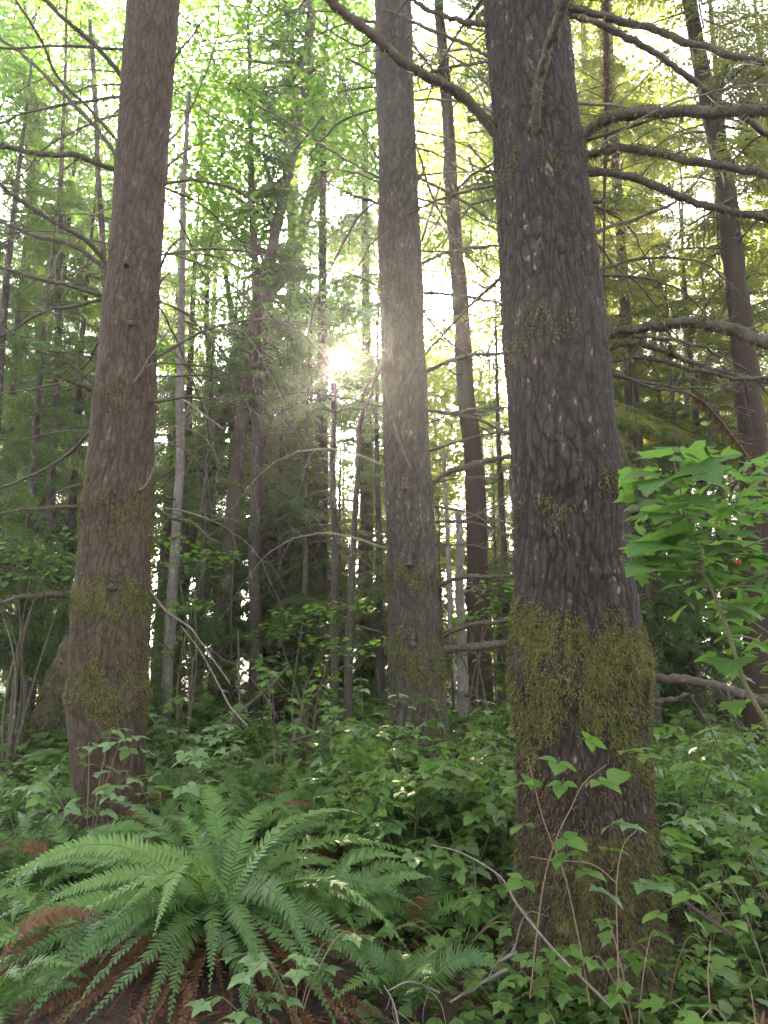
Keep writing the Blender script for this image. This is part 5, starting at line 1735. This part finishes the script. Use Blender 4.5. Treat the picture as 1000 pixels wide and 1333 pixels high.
# -- thicket plants farther in: one of each kind built, then copied
THK = [('tri', M_SALMON, .14, .95, 7, .5, 8), ('tri', M_SALMON_PALE, .14, .8, 7, .5, 8), ('maple', M_SALMON, .13, 1.1, 7, .55, 8), ('pinnate', M_SHADE_LEAF, .2, .9, 8, .5, 9), ('ovate', M_SHADE_LEAF, .09, .7, 10, .5, 12), ('maple', M_SALMON_BRIGHT, .13, 1.0, 7, .55, 8)]
TH_NAME = ['three part leaves', 'pale three part leaves', 'flat maple like leaves', 'feathery paired leaves', 'small round leaves', 'bright maple like leaves']
PROTO = []
for i, (kd, mt, sz, h, n, sp, per) in enumerate(THK):
    r = np.random.default_rng(700 + i)
    st = stems_of(r, np.zeros(3), h, n, sp, .5)
    g = Geo()
    for C in st:
        tube(g, C, np.linspace(.005, .0018, len(C)), 4, 0, False)
    sm = g.mesh('stem', M_STEM, smooth=True)
    B, M, Sz = leaf_sites(r, st, per, sz, .25, .35)
    g = Geo()
    g.scatter(TPL[kd][0], None, M * Sz[:, None, None], B, TPL[kd][1])
    PROTO.append((sm, g.mesh('foliage', mt)))


def thicket(i, x, y, sc, label, group):
    t = thing('thicket_plant', label, 'plant', (x, y, g1(x, y)), group)
    t.rotation_euler = (0, 0, rng.random() * 6.28)
    t.scale = (sc, sc, sc * rng.uniform(.8, 1.1))
    link('stem', PROTO[i][0], t)
    o = link('foliage', PROTO[i][1], t)
    o['kind'] = 'stuff'
    return t


ZONES = [  # px range, Y range, count, kinds, scale, where
    (470, 680, 5.2, 8.5, 30, (0, 1, 3, 0), (.8, 1.15), 'between the slender grey trunk and the thickest trunk'),
    (560, 690, 8.5, 14, 14, (0, 3, 4, 2), (.8, 1.2), 'in the shade past the slender grey trunk'),
    (830, 1060, 4.8, 8.5, 40, (0, 2, 5, 1), (.8, 1.15), 'in dappled light beyond the thickest trunk'),
    (820, 1060, 8.5, 16, 34, (2, 5, 3, 4), (.8, 1.2), 'deep in the glade beyond the thickest trunk'),
    (190, 500, 8.2, 12, 16, (3, 4, 2, 1), (.7, 1.0), 'in the clearing between the reddish and slender grey trunks'),
    (200, 520, 11, 18, 26, (2, 2, 3, 0), (.9, 1.5), 'beneath the slim dark trunks behind the clearing'),
    (-60, 130, 6.6, 10, 18, (0, 3, 4, 2), (.7, 1.05), 'behind the reddish trunk foot'),
    (-60, 200, 9.5, 16, 20, (2, 3, 5, 0), (.9, 1.4), 'in the shade beyond the leaning log'),
]
for (x0, x1, ya, yb, n, kinds, scr, where) in ZONES:
    for k in range(n):
        Y = rng.uniform(ya, yb)
        x = at(rng.uniform(x0, x1), 865, Y)[0]
        i = kinds[k % len(kinds)]
        thicket(i, x, Y, rng.uniform(*scr), 'plant with %s %s' % (TH_NAME[i], where), 'thicket plants ' + where)

# vine maples whose leaves hang in flat bright layers
for (lab, cl, Y, foot, sd, per, sz) in [
    ('vine maple with bright flat leaf layers beside the reddish trunk at the picture edge', [(-20, 720), (20, 712), (60, 722), (95, 735), (40, 745), (-10, 760), (75, 700)], 8.2, 20, 1, 260, .085),
    ('vine maple leaf layers in soft light behind the slim dark trunks', [(395, 800), (430, 830), (360, 820), (470, 845), (400, 870), (330, 860), (450, 790)], 8.8, 410, 2, 200, .09),
    ('vine maple with green leaf layers between the reddish trunk and the pale thin trunk', [(225, 700), (250, 730), (230, 790), (270, 720), (215, 840)], 9.5, 240, 3, 180, .09),
    ('vine maple behind the lower limbs of the slender grey trunk', [(600, 770), (630, 800), (600, 850), (650, 760)], 9.0, 615, 4, 150, .09)]:
    rr_ = np.random.default_rng(60 + sd)
    cc = [at(x, y, Y + rr_.uniform(-.8, .8)) for x, y in cl]
    fx, fy = px_xy(foot, Y + .3)
    ft = np.array([fx, fy, g1(fx, fy)])
    vm_ = thing('vine_maple', lab, 'tree', ft)
    g = Geo()
    ce = np.mean(cc, axis=0)
    for q in cc:
        C = catmull([ft, ft * .5 + ce * .5 + rr_.normal(scale=.1, size=3), q], 6)
        tube(g, C, np.linspace(.022, .005, len(C)), 6, .05, False)
    part('trunk', g, M_BARK_MOSSY, vm_, True)
    part('crown', broadleaf(60 + sd, cc, per, sz, .35, rad=(.3, .55), flat=.05), [M_SALMON_BRIGHT if sd == 1 else M_MAPLE, M_TWIG], vm_)


# -- ground cover nobody could count
def cover():
    r = np.random.default_rng(99)
    n = 52000
    Y = 3.3 + 34 * r.random(n) ** 1.9
    X = r.uniform(-.66, .66, n) * (Y + .6)
    d = vnoise(X * .9, Y * .9, X * 0, 31) + .5 * vnoise(X * 2.3, Y * 2.3, X * 0, 32)
    fern = np.hypot(X - FERN_B[0], Y - FERN_B[1] + .25)
    front = (X < .55) & (Y < 4.4)
    keep = (d > -.35) & ~((fern < .75)) & ~(front & (r.random(n) < .75))
    X, Y = X[keep], Y[keep]
    n = len(X)
    hgt = np.clip(.08 + .06 * (Y - 3.2), .08, .42)
    Z = gz(X, Y) + hgt * r.random(n) ** 1.3 * (1.1 + .9 * vnoise(X * .6, Y * .6, X * 0, 41)) + .01
    M = leaf_dirs(n, r, .5) * (r.uniform(.04, .085, n) * (1 + Y * .02))[:, None, None]
    g = Geo()
    g.scatter(LEAF_FAR[0], None, M, np.stack([X, Y, Z], 1), LEAF_FAR[1])
    o = link('ground_cover', g.mesh('ground_cover', M_SHADE_LEAF))
    o['kind'] = 'stuff'
    o['label'] = 'low leafy ground cover spread under the trees'
    # litter: needles, bark scraps and twigs
    n = 14000
    Y = 3.0 + 9 * r.random(n) ** 1.7
    X = r.uniform(-.6, .6, n) * (Y + .8)
    Z = gz(X, Y) + r.random(n) * .025
    a = r.random(n) * 6.28
    M = frames(np.stack([np.cos(a), np.sin(a), r.normal(scale=.3, size=n)], 1), roll=r.normal(scale=.7, size=n)) * (r.uniform(.02, .10, n))[:, None, None]
    M = M @ np.diag([.22, 1, .6])
    g = Geo()
    g.scatter(LEAF_FAR[0], None, M, np.stack([X, Y, Z], 1), LEAF_FAR[1])
    o = link('litter', g.mesh('litter', M_LITTER))
    o['kind'] = 'stuff'
    o['label'] = 'brown litter of needles and scraps on the soil'


cover()


# ------------------------------------------------------------------ the hazy air of the wood
def haze():
    x, y0, y1, z0, z1 = 158, -78, 162, -1.6, 27
    V = [(-x, y0, z0), (x, y0, z0), (x, y1, z0), (-x, y1, z0), (-x, y0, z1), (x, y0, z1), (x, y1, z1), (-x, y1, z1)]
    g = Geo()
    g.add(V, None, [[3, 2, 1, 0], [4, 5, 6, 7], [0, 1, 5, 4], [1, 2, 6, 5], [2, 3, 7, 6], [3, 0, 4, 7]])
    m, t, out = newmat('haze')
    v = N(t, 'ShaderNodeVolumePrincipled')
    v.inputs['Color'].default_value = (.93, .96, 1.0, 1)
    v.inputs['Density'].default_value = HAZE_DENSITY
    v.inputs['Anisotropy'].default_value = HAZE_ANISO
    t.links.new(v.outputs[0], out.inputs['Volume'])
    o = link('haze', g.mesh('haze', m))
    o['kind'] = 'stuff'
    o['label'] = 'thin sunlit haze hanging between the trunks'


haze()

# two trees that would read alike: say which of them stands nearer
seen = {}
for o in list(bpy.data.objects):
    if o.parent is None and o.get('group') in ('young hemlocks among the trunks',) :
        seen.setdefault(o['label'], []).append(o)
for lab, os_ in seen.items():
    if len(os_) == 3 and len(lab.split()) <= 15:
        os_.sort(key=lambda q: q.location.y)
        for q, w_ in zip(os_, ('nearer ', 'midway ', 'deeper ')):
            q['label'] = w_ + lab
    if len(os_) == 2:
        os_.sort(key=lambda q: q.location.y)
        if len(lab.split()) <= 15:
            os_[0]['label'] = 'nearer ' + lab
            os_[1]['label'] = 'deeper ' + lab
